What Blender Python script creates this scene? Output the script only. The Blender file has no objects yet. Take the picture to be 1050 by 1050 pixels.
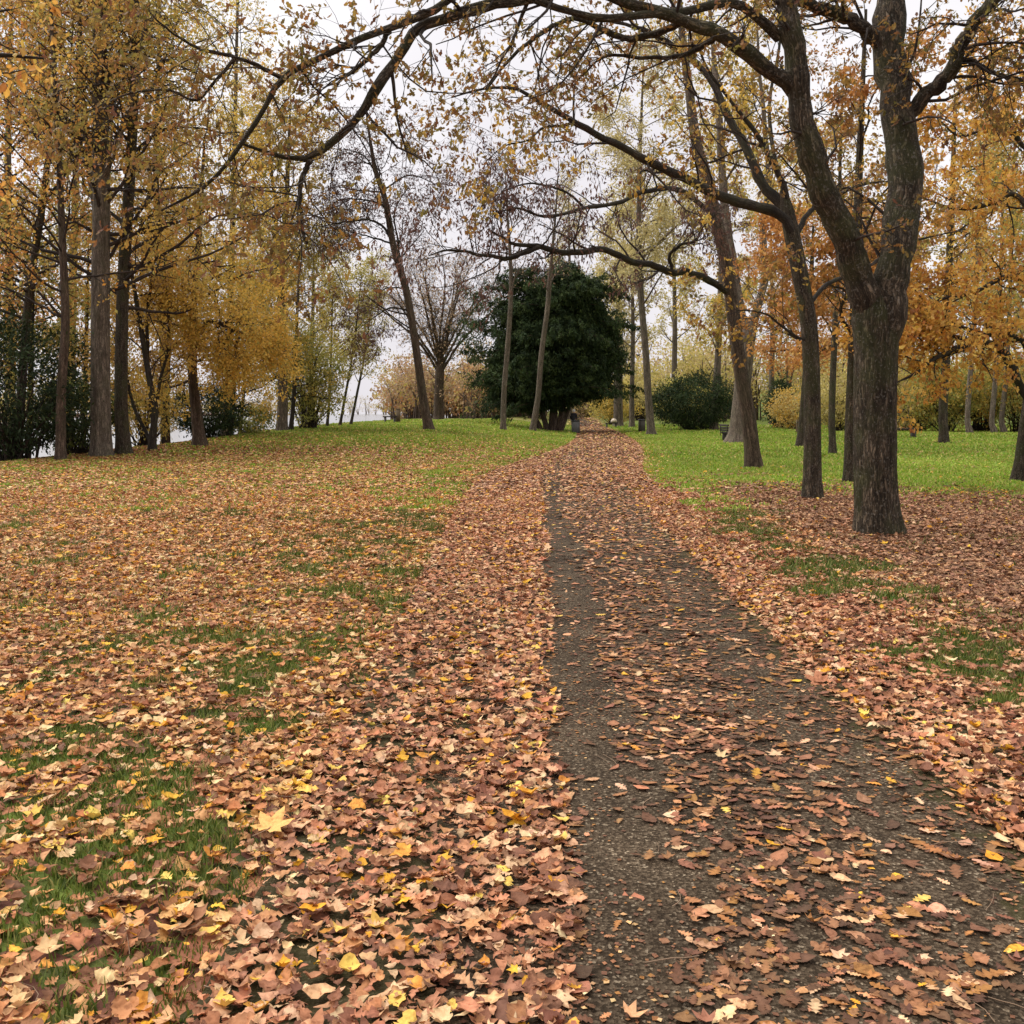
import bpy, math, random
import numpy as np
from mathutils import Vector

random.seed(11)
rng = np.random.default_rng(11)
scene = bpy.context.scene
C = scene.collection
R = math.radians


# ------------------------------------------------------------------ helpers
def lin(c):
    c = np.asarray(c, float) / 255.0
    return np.where(c <= 0.04045, c / 12.92, ((c + 0.055) / 1.055) ** 2.4)


def sstep(a, b, x):
    t = np.clip((np.asarray(x, float) - a) / (b - a), 0, 1)
    return t * t * (3 - 2 * t)


def _h(i, j, s):
    v = np.sin(i * 127.1 + j * 311.7 + s * 74.7) * 43758.5453
    return v - np.floor(v)


def vnoise(x, y, s=0):
    x = np.asarray(x, float); y = np.asarray(y, float)
    xi = np.floor(x); yi = np.floor(y)
    fx = x - xi; fy = y - yi
    fx = fx * fx * (3 - 2 * fx); fy = fy * fy * (3 - 2 * fy)
    a = _h(xi, yi, s); b = _h(xi + 1, yi, s); c = _h(xi, yi + 1, s); d = _h(xi + 1, yi + 1, s)
    return (a * (1 - fx) + b * fx) * (1 - fy) + (c * (1 - fx) + d * fx) * fy


def fbm(x, y, s=0):
    return (vnoise(x, y, s) * .55 + vnoise(x * 2.1 + 7, y * 2.1 + 3, s + 1) * .3 + vnoise(x * 4.3, y * 4.3, s + 2) * .15)


def unit(v):
    return v / np.maximum(np.linalg.norm(v, axis=-1, keepdims=True), 1e-9)


# ------------------------------------------------------------------ terrain
_PY = np.array([-30, 0, 6, 10, 15, 20, 25, 28, 31, 34, 38, 44, 50, 60, 76, 95, 110, 130, 150, 185, 220, 300, 1200.])
_PX = np.array([.7, .74, .76, .79, .88, 1.04, 1.28, 1.55, 1.95, 2.4, 2.98, 3.78, 4.45, 5.35, 6.45, 7.2, 7.9, 9.2, 10.1, 12.4, 15.2, 22, 100.])


def xc(Y):
    return np.interp(Y, _PY, _PX)


def bank_x(Y):
    return np.interp(Y, [-30, 20, 30, 45, 67, 80, 150, 400], [-17.5, -16.2, -15.2, -13.3, -11.6, -10.8, -10.5, -10]) \
        + .5 * (vnoise(np.asarray(Y) * .18, 0 * np.asarray(Y), 5) - .5)


def hw(Y):
    return np.interp(Y, [0, 8, 15, 25, 35, 45, 60, 90, 150], [1.58, 1.62, 1.78, 2.05, 1.95, 1.8, 1.7, 1.6, 1.35])


def ground_z(X, Y):
    X = np.asarray(X, float); Y = np.asarray(Y, float)
    u = X - xc(Y)
    z = .000105 * np.clip(Y - 62, 0, 300) ** 2 * sstep(-14, -3, u)
    z = z + .75 * sstep(2.2, 10, -u) * sstep(24, 72, Y) * (1 - sstep(120, 220, Y))
    z = z + .35 * sstep(6, 16, u) * sstep(34, 58, Y) * (1 - sstep(60, 90, Y))
    H_ = hw(Y); off = sstep(-.1, .9, np.abs(u) - H_)
    z = z + off * (.05 * (fbm(X * .45, Y * .45, 3) - .35) + .02)
    z = z - (1 - sstep(-.05, .25, np.abs(u) - H_)) * .035
    d = bank_x(Y) - X
    z = z - sstep(0, 15, d) * 3.4
    z = z + sstep(190, 225, d) * 2.3 + sstep(225, 300, d) * .6
    return z


CAM_Z = 1.6
PITCH = R(5.6)
F = 1050.0
cp, sp = math.cos(PITCH), math.sin(PITCH)


def ray(px, py):
    u = (px - 525) / F; v = (525 - py) / F
    return np.array([u, cp + v * sp, -sp + v * cp])


def P(px, py, Y):
    d = ray(px, py)
    return np.array([0, 0, CAM_Z]) + d * (Y / d[1])


def G(px, py, lo=2.0):
    d = ray(px, py)
    Ys = np.concatenate([np.arange(lo, 60, .1), np.arange(60, 400, .5)])
    pts = np.array([0, 0, CAM_Z]) + d[None] * (Ys / d[1])[:, None]
    below = pts[:, 2] < ground_z(pts[:, 0], pts[:, 1])
    if not below.any():
        p = pts[-1]
    else:
        p = pts[np.argmax(below)]
    return np.array([p[0], p[1], float(ground_z(p[0], p[1]))])


def GY(px, Y):
    X = (px - 525) / F * (Y / (cp))
    return np.array([X, Y, float(ground_z(X, Y))])


# ------------------------------------------------------------------ mesh building
def build_mesh(name, V, quads=None, tris=None, col=None, vec=None, smooth=False):
    me = bpy.data.meshes.new(name)
    V = np.asarray(V, np.float32)
    me.vertices.add(len(V)); me.vertices.foreach_set('co', V.ravel())
    nq = 0 if quads is None else len(quads); nt = 0 if tris is None else len(tris)
    idx = []
    if nq: idx.append(np.asarray(quads, np.int32).ravel())
    if nt: idx.append(np.asarray(tris, np.int32).ravel())
    idx = np.concatenate(idx)
    me.loops.add(len(idx)); me.loops.foreach_set('vertex_index', idx)
    st = np.concatenate([np.arange(nq) * 4, nq * 4 + np.arange(nt) * 3]).astype(np.int32)
    me.polygons.add(nq + nt); me.polygons.foreach_set('loop_start', st)
    if smooth:
        me.polygons.foreach_set('use_smooth', np.ones(nq + nt, bool))
    if col is not None:
        a = me.attributes.new('col', 'FLOAT_COLOR', 'POINT')
        c4 = np.ones((len(V), 4), np.float32); c4[:, :3] = col
        a.data.foreach_set('color', c4.ravel())
    if vec is not None:
        a = me.attributes.new('bark', 'FLOAT_VECTOR', 'POINT')
        a.data.foreach_set('vector', np.asarray(vec, np.float32).ravel())
    me.update(); me.validate()
    return me


def link(name, me, mat, parent=None, loc=(0, 0, 0)):
    o = bpy.data.objects.new(name, me)
    C.objects.link(o)
    if mat is not None and len(me.materials) == 0:
        me.materials.append(mat)
    o.location = loc
    if parent is not None:
        o.parent = parent
    return o


def tag(o, label=None, cat=None, group=None, kind=None):
    if label: o['label'] = label
    if cat: o['category'] = cat
    if group: o['group'] = group
    if kind: o['kind'] = kind
    return o


def empty(name, loc, label, cat, group=None, rz=0):
    o = bpy.data.objects.new(name, None)
    C.objects.link(o); o.location = loc; o.rotation_euler.z = rz
    o.empty_display_size = .3
    return tag(o, label, cat, group)


class MB:
    def __init__(s):
        s.V = []; s.Q = []; s.T = []; s.A = []; s.n = 0

    def add(s, V, Q=None, T=None, A=None):
        V = np.asarray(V, float).reshape(-1, 3)
        if Q is not None and len(Q): s.Q.append(np.asarray(Q) + s.n)
        if T is not None and len(T): s.T.append(np.asarray(T) + s.n)
        s.A.append(np.zeros_like(V) if A is None else np.asarray(A, float).reshape(-1, 3))
        s.V.append(V); s.n += len(V)
        return s

    def box(s, c, d, rz=0, bev=.0):
        x, y, z = np.asarray(d) / 2.
        b = min(bev, x * .8, y * .8)
        prof = [(-x + b, -y), (x - b, -y), (x, -y + b), (x, y - b), (x - b, y), (-x + b, y), (-x, y - b), (-x, -y + b)] if b > 0 else \
            [(-x, -y), (x, -y), (x, y), (-x, y)]
        k = len(prof)
        ca, sa = math.cos(rz), math.sin(rz)
        ring = np.array([(px * ca - py * sa, px * sa + py * ca) for px, py in prof])
        V = []
        for zz in (-z, z):
            for a in ring: V.append((c[0] + a[0], c[1] + a[1], c[2] + zz))
        V.append((c[0], c[1], c[2] - z)); V.append((c[0], c[1], c[2] + z))
        Q = [(i, (i + 1) % k, k + (i + 1) % k, k + i) for i in range(k)]
        T = [((i + 1) % k, i, 2 * k) for i in range(k)] + [(k + i, k + (i + 1) % k, 2 * k + 1) for i in range(k)]
        return s.add(V, Q, T, A=np.array(V) - np.array(c))

    def lathe(s, c, prof, k=20):
        V = []; Q = []
        for r, z in prof:
            for i in range(k):
                a = 2 * math.pi * i / k
                V.append((c[0] + r * math.cos(a), c[1] + r * math.sin(a), c[2] + z))
        for j in range(len(prof) - 1):
            for i in range(k):
                Q.append((j * k + i, j * k + (i + 1) % k, (j + 1) * k + (i + 1) % k, (j + 1) * k + i))
        return s.add(V, Q, A=np.array(V) - np.array(c))

    def tubes(s, PT, RT, k=6, cap=False, v0=0):
        N, n, _ = PT.shape
        T = np.empty_like(PT)
        T[:, 1:-1] = PT[:, 2:] - PT[:, :-2]; T[:, 0] = PT[:, 1] - PT[:, 0]; T[:, -1] = PT[:, -1] - PT[:, -2]
        T = unit(T)
        mean = unit(PT[:, -1] - PT[:, 0])
        ref = np.where(np.abs(mean[:, :1]) < .8, np.array([[1., .0, 0.]]), np.array([[0., 0., 1.]]))
        ref = ref[:, None, :]
        b = unit(np.cross(T, ref)); a = unit(np.cross(b, T))
        th = np.arange(k) * 2 * math.pi / k
        ring = a[:, :, None, :] * np.cos(th)[None, None, :, None] + b[:, :, None, :] * np.sin(th)[None, None, :, None]
        V = PT[:, :, None, :] + ring * RT[:, :, None, None]
        ln = np.concatenate([np.zeros((N, 1)), np.cumsum(np.linalg.norm(np.diff(PT, axis=1), axis=2), axis=1)], axis=1) + v0
        A = np.empty_like(V)
        r0 = np.maximum(RT[:, :1], .01)[:, :, None]
        A[..., 0] = np.cos(th)[None, None, :] * r0
        A[..., 1] = np.sin(th)[None, None, :] * r0
        A[..., 2] = ln[:, :, None] + np.arange(N)[:, None, None] * 3.7
        base = (np.arange(N) * n * k)[:, None, None]
        j = np.arange(n - 1)[None, :, None] * k; i = np.arange(k)[None, None, :]
        i2 = (i + 1) % k
        Q = np.stack([base + j + i, base + j + i2, base + j + k + i2, base + j + k + i], axis=-1).reshape(-1, 4)
        return s.add(V.reshape(-1, 3), Q, A=A.reshape(-1, 3))

    def obj(s, name, mat, parent=None, loc=(0, 0, 0), smooth=False):
        V = np.concatenate(s.V)
        me = build_mesh(name, V, np.concatenate(s.Q) if s.Q else None, np.concatenate(s.T) if s.T else None,
                        vec=np.concatenate(s.A), smooth=smooth)
        return link(name, me, mat, parent, loc)


def smooth_line(pts, rad, n):
    """Catmull-Rom through the points, resampled evenly to n points"""
    pts = np.asarray(pts, float); rad = np.asarray(rad, float)
    m = len(pts)
    ext = np.vstack([2 * pts[0] - pts[1], pts, 2 * pts[-1] - pts[-2]])
    out = []; ro = []
    for i in range(m - 1):
        p0, p1, p2, p3 = ext[i:i + 4]
        t = np.linspace(0, 1, 12, endpoint=False)[:, None]
        out.append(.5 * ((2 * p1) + (-p0 + p2) * t + (2 * p0 - 5 * p1 + 4 * p2 - p3) * t ** 2 + (-p0 + 3 * p1 - 3 * p2 + p3) * t ** 3))
        ro.append(rad[i] + (rad[i + 1] - rad[i]) * t[:, 0])
    out.append(pts[-1:]); ro.append(rad[-1:])
    out = np.vstack(out); ro = np.concatenate(ro)
    L = np.concatenate([[0], np.cumsum(np.linalg.norm(np.diff(out, axis=0), axis=1))])
    s = np.linspace(0, L[-1], n)
    return np.stack([np.interp(s, L, out[:, k]) for k in range(3)], 1), np.interp(s, L, ro)


def spawn(PP, RR, m, t0, t1, ang, L, npts=6, rr=.5, rmax=9, wig=.15, trop=0., taper=.5, flat=0., rmin=.003):
    """m children on each parent polyline"""
    N, n, _ = PP.shape
    pi = np.repeat(np.arange(N), m)
    M = len(pi)
    t = t0 + (t1 - t0) * ((np.tile(np.arange(m), N) + rng.random(M)) / m)
    f = t * (n - 1); i0 = np.clip(f.astype(int), 0, n - 2); w = (f - i0)[:, None]
    pos = PP[pi, i0] * (1 - w) + PP[pi, i0 + 1] * w
    tan = unit(PP[pi, i0 + 1] - PP[pi, i0])
    r = RR[pi, i0] * (1 - w[:, 0]) + RR[pi, i0 + 1] * w[:, 0]
    rv = rng.normal(size=(M, 3)); rv[:, 2] *= (1 - flat)
    perp = unit(rv - (rv * tan).sum(1, keepdims=True) * tan)
    a = np.radians(rng.uniform(ang[0], ang[1], M))[:, None]
    d = np.cos(a) * tan + np.sin(a) * perp
    ln = rng.uniform(L[0], L[1], M) * (1 - taper * (t - t0) / max(t1 - t0, 1e-6))
    r0 = np.clip(rr * r, rmin, rmax)
    pts = np.empty((M, npts, 3)); pts[:, 0] = pos
    step = (ln / (npts - 1))[:, None]
    for k in range(1, npts):
        d = unit(d + wig * rng.normal(size=(M, 3)) + np.array([0, 0, trop]))
        pts[:, k] = pts[:, k - 1] + d * step
    rad = r0[:, None] * np.linspace(1, .35, npts)[None]
    return pts, rad


# leaf templates: stations along the leaf with half widths
def leaf_template(stations, curl=.0, fold=.15, side=.0, seed=None):
    V = []; Q = []
    r = np.random.default_rng(seed if seed is not None else 0)
    j = .085 if seed is not None else 0.
    bend = r.uniform(-.25, .25) if seed is not None else 0.
    tw = r.uniform(-.5, .5) if seed is not None else 0.
    for (y, w) in stations:
        zc = curl * (y - .5) ** 2 * 2 + j * .25 * r.normal()
        xm = bend * (y - .5) ** 2
        wl = w * (1 + j * r.normal()); wr = w * (1 + j * r.normal())
        sd = side + tw * (y - .5)
        V += [(xm - wl, y - .5 + j * .15 * r.normal(), zc + fold * wl + sd * wl + j * .2 * r.normal()), (xm, y - .5, zc),
              (xm + wr, y - .5 + j * .15 * r.normal(), zc + fold * wr - sd * wr + j * .2 * r.normal())]
    for k in range(len(stations) - 1):
        b = k * 3
        Q += [(b, b + 1, b + 4, b + 3), (b + 1, b + 2, b + 5, b + 4)]
    return np.array(V), np.array(Q)


def maple_template(curl=.1, seed=0):
    r = np.random.default_rng(seed)
    V = [(0, -.18, 0)]
    lobes = [(-150, .28), (-118, .42), (-100, .24), (-60, .5), (-38, .27), (0, .58), (38, .27), (60, .5), (100, .24), (118, .42), (150, .28), (180, .2)]
    out = []
    for a, l in lobes:
        out.append((a, l * r.uniform(.9, 1.1)))
    for a, l in out:
        x, y = l * math.sin(R(a)), l * math.cos(R(a)) - .18
        V.append((x, y, curl * (x * x + y * y) * 2 + r.uniform(-.03, .03)))
    n = len(out)
    T = [(0, 1 + (i + 1) % n, 1 + i) for i in range(n)]
    return np.array(V), np.array(T)


OAK = [(0, .02), (.1, .05), (.2, .16), (.27, .08), (.41, .26), (.49, .11), (.63, .31), (.71, .14), (.83, .22), (.91, .13), (1, .04)]
OAKS = [(0, .02), (.22, .16), (.34, .1), (.6, .27), (.72, .16), (.88, .18), (1, .03)]
OVAL = [(0, .02), (.12, .17), (.3, .3), (.5, .33), (.7, .25), (.88, .11), (1, .01)]
SERR = [(0, .02), (.06, .1), (.14, .2), (.2, .19), (.28, .31), (.36, .28), (.46, .33), (.56, .27), (.64, .27), (.74, .17), (.82, .16), (.92, .06), (1, .01)]
LANCE = [(0, .02), (.12, .09), (.28, .16), (.45, .19), (.62, .16), (.8, .09), (1, .01)]
OVALS = [(0, .03), (.3, .28), (.65, .25), (1, .02)]
DIAM_V = np.array([(0, -.5, 0), (.3, -.05, .07), (0, .5, -.02), (-.3, -.05, .07)])
DIAM_Q = np.array([(0, 1, 2, 3)])
LONG_V = np.array([(0, -.5, 0), (.16, -.05, .04), (0, .5, -.03), (-.16, -.05, .04)])


def rot_basis(axis, nrm):
    y = unit(axis)
    z = unit(nrm - (nrm * y).sum(1, keepdims=True) * y)
    x = np.cross(y, z)
    return np.stack([x, y, z], axis=2)      # columns


def leaves(V, F4, pos, axis, nrm, size, col):
    """instances of one template realised into arrays"""
    B = rot_basis(axis, nrm)
    W = np.einsum('nij,vj->nvi', B, V) * np.asarray(size)[:, None, None] + pos[:, None, :]
    N, nv = len(pos), len(V)
    Fq = (F4[None] + (np.arange(N) * nv)[:, None, None]).reshape(-1, F4.shape[1])
    cv = np.repeat(col, nv, axis=0)
    if nv >= 12:
        if nv % 3 == 0:
            f = np.tile(np.where(np.arange(nv) % 3 == 1, 1.16, .92), N)
        else:
            f = np.tile(np.where(np.arange(nv) == 0, 1.15, .95), N)
        cv = np.clip(cv * (f * (1 + .09 * rng.normal(size=N * nv)))[:, None], .004, .9)
    return W.reshape(-1, 3), Fq, cv


def pick(pal, n, jit=.08, w=None):
    pal = np.array([lin(c) for c in pal])
    c = pal[rng.choice(len(pal), n, p=w)]
    return np.clip(c * (1 + jit * rng.normal(size=(n, 1))) * (1 + .04 * rng.normal(size=(n, 3))), .004, .9)


# ------------------------------------------------------------------ materials
def new_mat(name):
    m = bpy.data.materials.new(name); m.use_nodes = True
    nt = m.node_tree
    b = nt.nodes['Principled BSDF']
    return m, nt, b


def ND(nt, t, **kw):
    n = nt.nodes.new(t)
    for k, v in kw.items():
        if k in n.inputs: n.inputs[k].default_value = v
        else: setattr(n, k, v)
    return n


def ramp(nt, src, stops):
    r = nt.nodes.new('ShaderNodeValToRGB')
    while len(r.color_ramp.elements) < len(stops): r.color_ramp.elements.new(.5)
    for e, (p, c) in zip(r.color_ramp.elements, stops):
        e.position = p; e.color = tuple(c) + (1,) if len(c) == 3 else c
    nt.links.new(src, r.inputs['Fac'])
    return r


def mixc(nt, fac, a, b, mode='MIX'):
    m = nt.nodes.new('ShaderNodeMix'); m.data_type = 'RGBA'; m.blend_type = mode
    for s, v in ((m.inputs[0], fac), (m.inputs[6], a), (m.inputs[7], b)):
        if isinstance(v, bpy.types.NodeSocket): nt.links.new(v, s)
        elif isinstance(v, (int, float)): s.default_value = v
        else: s.default_value = tuple(v) + (1,)
    return m.outputs[2]


def math_n(nt, op, a, b=0., clamp=False):
    m = nt.nodes.new('ShaderNodeMath'); m.operation = op; m.use_clamp = clamp
    for s, v in ((m.inputs[0], a), (m.inputs[1], b)):
        if isinstance(v, bpy.types.NodeSocket): nt.links.new(v, s)
        else: s.default_value = v
    return m.outputs[0]


def leaf_mat(name, trans=.35, rough=.5, spec=.3):
    m, nt, b = new_mat(name)
    at = ND(nt, 'ShaderNodeAttribute', attribute_name='col')
    nt.links.new(at.outputs['Color'], b.inputs['Base Color'])
    b.inputs['Roughness'].default_value = rough
    b.inputs['Specular IOR Level'].default_value = spec
    if trans > 0:
        tr = ND(nt, 'ShaderNodeBsdfTranslucent')
        nt.links.new(at.outputs['Color'], tr.inputs['Color'])
        mx = ND(nt, 'ShaderNodeMixShader'); mx.inputs[0].default_value = trans
        nt.links.new(b.outputs[0], mx.inputs[1]); nt.links.new(tr.outputs[0], mx.inputs[2])
        nt.links.new(mx.outputs[0], nt.nodes['Material Output'].inputs['Surface'])
    return m


def litter_mat(name):
    m, nt, b = new_mat(name)
    at = ND(nt, 'ShaderNodeAttribute', attribute_name='col')
    tc = ND(nt, 'ShaderNodeTexCoord')
    n1 = ND(nt, 'ShaderNodeTexNoise', Scale=55., Detail=3.)
    nt.links.new(tc.outputs['Object'], n1.inputs['Vector'])
    r = ramp(nt, n1.outputs['Fac'], [(.3, (.62, .56, .52)), (.5, (1, 1, 1)), (.72, (1.0, 1.0, 1.0))])
    c = mixc(nt, 1., at.outputs['Color'], r.outputs[0], 'MULTIPLY')
    nt.links.new(c, b.inputs['Base Color'])
    b.inputs['Roughness'].default_value = .7
    b.inputs['Specular IOR Level'].default_value = .2
    bp = ND(nt, 'ShaderNodeBump', Strength=.7, Distance=.006)
    nt.links.new(n1.outputs['Fac'], bp.inputs['Height']); nt.links.new(bp.outputs[0], b.inputs['Normal'])
    tr = ND(nt, 'ShaderNodeBsdfTranslucent'); nt.links.new(c, tr.inputs['Color'])
    mx = ND(nt, 'ShaderNodeMixShader'); mx.inputs[0].default_value = .12
    nt.links.new(b.outputs[0], mx.inputs[1]); nt.links.new(tr.outputs[0], mx.inputs[2])
    nt.links.new(mx.outputs[0], nt.nodes['Material Output'].inputs['Surface'])
    return m


def bark_mat(name, dark, light, moss=None, mossamt=.4, sc=1., bump=.6, lichen=None):
    m, nt, b = new_mat(name)
    at = ND(nt, 'ShaderNodeAttribute', attribute_name='bark')
    mp = ND(nt, 'ShaderNodeMapping'); mp.inputs['Scale'].default_value = (sc, sc, sc * .22)
    nt.links.new(at.outputs['Vector'], mp.inputs['Vector'])
    n1 = ND(nt, 'ShaderNodeTexNoise', Scale=16., Detail=5., Roughness=.65)
    nt.links.new(mp.outputs[0], n1.inputs['Vector'])
    v = ND(nt, 'ShaderNodeTexVoronoi', Scale=21., feature='DISTANCE_TO_EDGE')
    dm = mixc(nt, .22, mp.outputs[0], n1.outputs['Color'])
    nt.links.new(dm, v.inputs['Vector'])
    cr = ramp(nt, v.outputs['Distance'], [(0., (.12, .12, .12)), (.24, (1, 1, 1))])
    nb = ND(nt, 'ShaderNodeTexNoise', Scale=5., Detail=4., Roughness=.7)
    nt.links.new(mp.outputs[0], nb.inputs['Vector'])
    rb = ramp(nt, nb.outputs['Fac'], [(.36, (.5, .48, .46)), (.64, (1.35, 1.32, 1.28))])
    rn = ramp(nt, n1.outputs['Fac'], [(.32, (0, 0, 0)), (.66, (1, 1, 1))])
    c0 = mixc(nt, 1., mixc(nt, rn.outputs[0], dark, light), rb.outputs[0], 'MULTIPLY')
    c1 = mixc(nt, cr.outputs[0], [x * .45 for x in dark], c0)
    n2 = ND(nt, 'ShaderNodeTexNoise', Scale=2.2, Detail=4.)
    nt.links.new(at.outputs['Vector'], n2.inputs['Vector'])
    c2 = c1
    if moss is not None:
        r2 = ramp(nt, n2.outputs['Fac'], [(.46, (0, 0, 0)), (.62, (1, 1, 1))])
        f = math_n(nt, 'MULTIPLY', r2.outputs[0], mossamt)
        c2 = mixc(nt, f, c1, moss)
    if lichen is not None:
        n3 = ND(nt, 'ShaderNodeTexNoise', Scale=30., Detail=3.)
        nt.links.new(at.outputs['Vector'], n3.inputs['Vector'])
        r3 = ramp(nt, n3.outputs['Fac'], [(.58, (0, 0, 0)), (.66, (1, 1, 1))])
        f = math_n(nt, 'MULTIPLY', r3.outputs[0], .6)
        c2 = mixc(nt, f, c2, lichen)
    nt.links.new(c2, b.inputs['Base Color'])
    b.inputs['Roughness'].default_value = .85
    b.inputs['Specular IOR Level'].default_value = .2
    hsum = math_n(nt, 'ADD', cr.outputs[0], n1.outputs['Fac'])
    bp = ND(nt, 'ShaderNodeBump', Strength=bump, Distance=.03)
    nt.links.new(hsum, bp.inputs['Height']); nt.links.new(bp.outputs[0], b.inputs['Normal'])
    return m


def plain_mat(name, c1, c2, scale=8., rough=.7, bump=.2, stretch=(1, 1, 1)):
    m, nt, b = new_mat(name)
    tc = ND(nt, 'ShaderNodeTexCoord')
    mp = ND(nt, 'ShaderNodeMapping'); mp.inputs['Scale'].default_value = stretch
    nt.links.new(tc.outputs['Object'], mp.inputs['Vector'])
    n = ND(nt, 'ShaderNodeTexNoise', Scale=scale, Detail=4.)
    nt.links.new(mp.outputs[0], n.inputs['Vector'])
    nt.links.new(mixc(nt, n.outputs['Fac'], c1, c2), b.inputs['Base Color'])
    b.inputs['Roughness'].default_value = rough
    bp = ND(nt, 'ShaderNodeBump', Strength=bump, Distance=.01)
    nt.links.new(n.outputs['Fac'], bp.inputs['Height']); nt.links.new(bp.outputs[0], b.inputs['Normal'])
    return m


M = {}
M['leaf'] = leaf_mat('autumn_leaf', .48)
M['leaf_dark'] = leaf_mat('evergreen_leaf', .15, .7, .12)
M['litter'] = litter_mat('leaf_litter')
M['grass'] = leaf_mat('grass_blade', .25, .5, .25)
M['oak'] = bark_mat('oak_bark', (.05, .038, .025), (.21, .162, .112), (.075, .08, .03), .65, 1.1, .9, (.24, .215, .175))
M['oakdark'] = bark_mat('oak_branch_bark', (.032, .026, .021), (.1, .082, .064), (.065, .07, .032), .35, 1.5, .5)
M['grey'] = bark_mat('grey_bark', (.095, .075, .057), (.34, .28, .215), (.09, .09, .05), .3, 1., .6)
M['pale'] = bark_mat('pale_bark', (.13, .1, .078), (.36, .295, .24), (.14, .14, .08), .25, 1., .5)
M['brown'] = bark_mat('brown_bark', (.055, .038, .027), (.23, .165, .12), (.09, .085, .045), .3, 1., .6)
M['twig'] = bark_mat('twig_bark', (.035, .027, .022), (.085, .066, .053), None, 0, 2., .2)
M['twigpale'] = bark_mat('pale_twig_bark', (.12, .09, .07), (.23, .18, .145), None, 0, 2., .2)
M['yew'] = bark_mat('yew_bark', (.07, .05, .04), (.24, .18, .14), None, 0, 1., .5)


# ------------------------------------------------------------------ where leaves and grass lie
def zones(X, Y):
    """leaf cover 0..1, share of yellow, brown zone 0/1, grass 0..1"""
    u = X - xc(Y)
    n1 = fbm(X * .55, Y * .55, 21); n2 = fbm(X * 1.9, Y * 1.9, 31); n3 = fbm(X * .16, Y * .16, 41); n4 = fbm(X * 3.3, Y * 3.3, 51)
    uw = u + (n2 - .5) * .28 + (n1 - .5) * .12
    uL = np.interp(Y, [2.5, 6, 13, 28, 45, 60], [-.58, -.48, -.38, -.5, -1.3, -1.6])
    uR = np.interp(Y, [3.5, 6, 12.6, 25, 45, 70], [1.08, 1.05, 1.2, 1.45, 1.4, 1.3])
    st = np.interp(Y, [2, 8, 20, 40, 60], [.07, .1, .25, .4, .7])
    mid = np.interp(Y, [2, 8, 20, 60], [.72, .68, .66, .72])
    cov = np.where(uw < uL, .92 + .2 * (n2 - .5) - .55 * sstep(.58, .72, n1) * (1 - sstep(6, 9, Y)), 0)
    cov = np.where((uw >= uL), st, cov)
    midband = sstep(uL + .22, uL + .45, uw) * (1 - sstep(uR - .55, uR - .3, uw))
    cov = np.maximum(cov, np.where(uw >= uL, mid * midband * (.75 + .9 * (n2 - .4)), 0))
    stR = np.interp(Y, [2, 6, 14, 30, 60], [.22, .28, .5, .6, .8])
    cov = np.where((uw >= uR - .5) & (uw < uR), np.maximum(cov * .5, stR), cov)
    cov = np.where(uw >= uR, .95, cov)
    H_ = hw(Y); onpath = np.abs(u) < H_
    # left lawn
    edge = 1 - sstep(.35, 1.5, np.abs(u + H_ + .75))
    patch = sstep(.585, .65, .15 * n1 + .35 * n2 + .5 * n4 + .095 * edge)
    fadeL = 1 - sstep(26, 56, Y + (n3 - .5) * 16 - np.clip(-u - 8, 0, 10) * .8)
    covL = (.93 - .55 * patch) * (.3 + .7 * fadeL)
    # right side
    yB = 23.5 - .8 * (X - 4) + 7 * (n1 - .5)
    under = 1 - sstep(-4.5, 3.5, Y - yB)
    ev = np.exp(-((u - H_ - .7) / .5) ** 2)
    patchR = sstep(.6, .665, .12 * n1 + .33 * n2 + .55 * n4 + .15 * ev) * np.interp(ev, [0, .15, 1], [.2, 1, 1])
    covR = under * (.97 - .68 * patchR) + (1 - under) * (.05 + .12 * sstep(.45, .65, n1) + .8 * np.exp(-np.clip(u - H_, 0, 9) / .35))
    left = u <= -H_
    right = u >= H_
    cov = np.where(left, covL, np.where(right, covR, cov))
    brown = np.where(right, sstep(.3, 1.8, u - H_ + (n2 - .5)), 0)
    yellow = np.where(left, .2 + .5 * (1 - fadeL), np.where(right, .04 + .5 * (1 - under), .15))
    grass = np.where(onpath, 0, 1 - cov)
    grass = np.where(left, np.maximum(np.maximum(patch, .16), 1 - fadeL), np.where(right, np.maximum(patchR, 1 - under), 0))
    return np.clip(cov, 0, 1), yellow, brown, grass


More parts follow.
